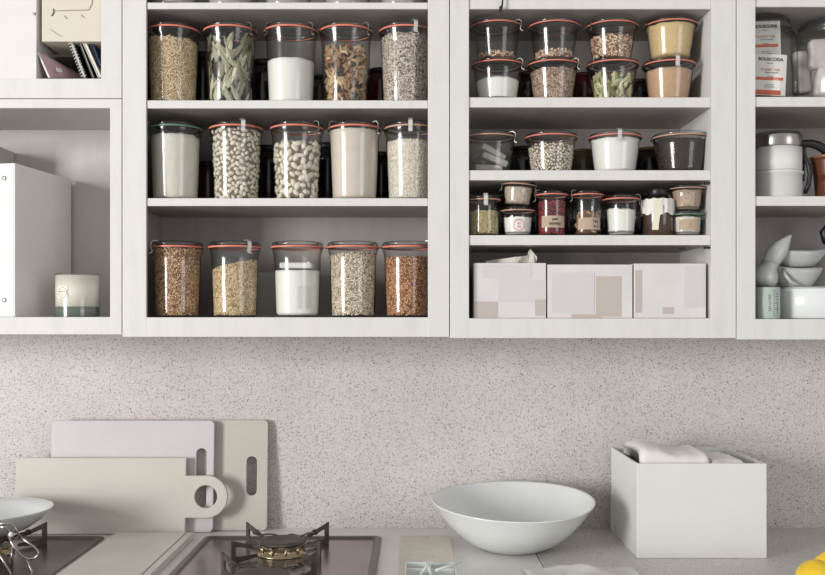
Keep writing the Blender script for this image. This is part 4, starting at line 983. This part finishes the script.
# white partitioned tray with sticks
zt = CZ+.0075
x0, x1 = X(405.5, -.21), X(455, -.21); w = x1-x0; t = thing('cutlery_tray', 'little white partitioned tray on the small beige board', 'tray', ((x0+x1)/2, -.21, zt)); hh2 = .028
m = MB(); m.box(-w/2, w/2, -.002, 0, 0, hh2, bev=.0005); m.box(-w/2, w/2, -.13, -.128, 0, hh2, bev=.0005); m.box(-w/2, -w/2+.002, -.128, -.002, 0, hh2); m.box(w/2-.002, w/2, -.128, -.002, 0, hh2); m.box(-w/2, w/2, -.13, 0, -.001, .001)
m.build('tray_body', M['porcelain'], t)
m = MB(); m.box(-.001, .001, -.126, -.003, .001, hh2-.002); m.box(-w/2+.003, -.002, -.032, -.030, .001, hh2-.003); m.box(.002, w/2-.003, -.032, -.030, .001, hh2-.003); m.build('partition', M['porcelain'], t)
for (pa, pb, lab) in (((433, 557.5), (419, 577), 'thin white stick leaning across the middle of the tray'), ((461, 562.5), (436, 570.5), 'thin white stick leaning over the outer edge of the tray'), ((425, 560), (432, 576), 'short white stick crossing another in the tray')):
    ya_, yb_ = -.22, -.27; p = Vector((X(pa[0], ya_), ya_, Z(pa[1], ya_))); q_ = Vector((X(pb[0], yb_), yb_, Z(pb[1], yb_)))
    p.z = max(p.z, CZ+.0385); q_.z = max(q_.z, CZ+.012)
    m = MB(); m.tube([(0, 0, 0), tuple((p-q_)*.5), tuple(p-q_)], [.0022, .0026, .0020], 8); tag(m.build('candle_stick' if False else 'wooden_stick', M['porcelain'], None, q_[:]), lab, 'stick')
# crumpled wrap
cloth('dish_cloth', .205, .415, -.40, -.122, lambda u, v: .010+.005*math.sin(u*9+v*4), (0, 0, CZ+.002), 'crumpled white cloth at the front of the worktop below the bowl', 'cloth', 5.1, .03, .006, 'plastic', base=.0)
# lemons
def lemon(x, y, rz, label, r=.0285, L=.040, tilt=0.):
    prof = [(0, -L-.004), (.003, -L-.003), (.0065, -L), (.013, -L*.86), (.022, -L*.6), (r*.97, -L*.25), (r, 0), (r*.97, L*.25), (.022, L*.6), (.013, L*.86), (.007, L), (.004, L+.004), (0, L+.005)]
    o = MB().lathe(prof, 40, mat=Matrix.Rotation(PI/2, 4, 'Y')).build('lemon', M['lemon'], None, (x, y, CZ+r+.0005), (0, tilt, rz)); return tag(o, label, 'lemon', 'lemons on the worktop')
lemon(.686, -.286, .35, 'whole yellow lemon in front at the corner of the speckled worktop', .0290, .040)
lemon(.752, -.222, -.6, 'whole yellow lemon lying behind another at the photo edge', .0310, .040)

for o in COL.objects:
    if '_d' in o: del o['_d']

# ------------------------------------------------------------------ light and camera
def area(name, loc, target, sx, sy, power, col):
    l = bpy.data.lights.new(name, 'AREA'); l.shape = 'RECTANGLE'; l.size = sx; l.size_y = sy; l.energy = power; l.color = col
    o = bpy.data.objects.new(name, l); COL.objects.link(o); o.location = loc
    o.rotation_euler = (Vector(target)-Vector(loc)).to_track_quat('-Z', 'Y').to_euler(); return o
area('window_light', (-4.9, -4.1, .35), (0, .1, -.05), 1.35, 2.2, 345, (1., .99, .975))
area('far_window_light', (3.6, -4.4, .25), (0, .1, 0), 1.9, 2.4, 42, (.97, .98, 1.))
wd = bpy.data.worlds.new('room_light'); SC.world = wd; wd.use_nodes = True
nt = wd.node_tree; bg = nt.nodes['Background']
tc = nt.nodes.new('ShaderNodeTexCoord'); sp = nt.nodes.new('ShaderNodeSeparateXYZ'); nt.links.new(tc.outputs['Generated'], sp.inputs[0])
rp = nt.nodes.new('ShaderNodeValToRGB'); rp.color_ramp.elements[0].color = (.75, .735, .725, 1); rp.color_ramp.elements[1].color = (.62, .61, .60, 1); e_ = rp.color_ramp.elements.new(.5); e_.color = (1, .99, .98, 1)
rp.color_ramp.elements[0].position = .0; rp.color_ramp.elements[1].position = 1.
mr = nt.nodes.new('ShaderNodeMapRange'); mr.inputs[1].default_value = -1; mr.inputs[2].default_value = 1; nt.links.new(sp.outputs['Z'], mr.inputs[0]); nt.links.new(mr.outputs[0], rp.inputs[0])
nt.links.new(rp.outputs[0], bg.inputs[0]); bg.inputs[1].default_value = .57
cam = bpy.data.cameras.new('camera'); cam.sensor_width = 36; cam.lens = F/825*36; cam.shift_y = 32.5/825; cam.clip_start = .05
co = bpy.data.objects.new('camera', cam); COL.objects.link(co); co.location = (0, -CY, 0); co.rotation_euler = (PI/2, 0, 0); SC.camera = co
SC.view_settings.view_transform = 'Standard'; SC.view_settings.look = 'None'; SC.view_settings.exposure = 0.
SC.cycles.transparent_max_bounces = 24; SC.cycles.max_bounces = 8; SC.cycles.caustics_reflective = False; SC.cycles.caustics_refractive = False
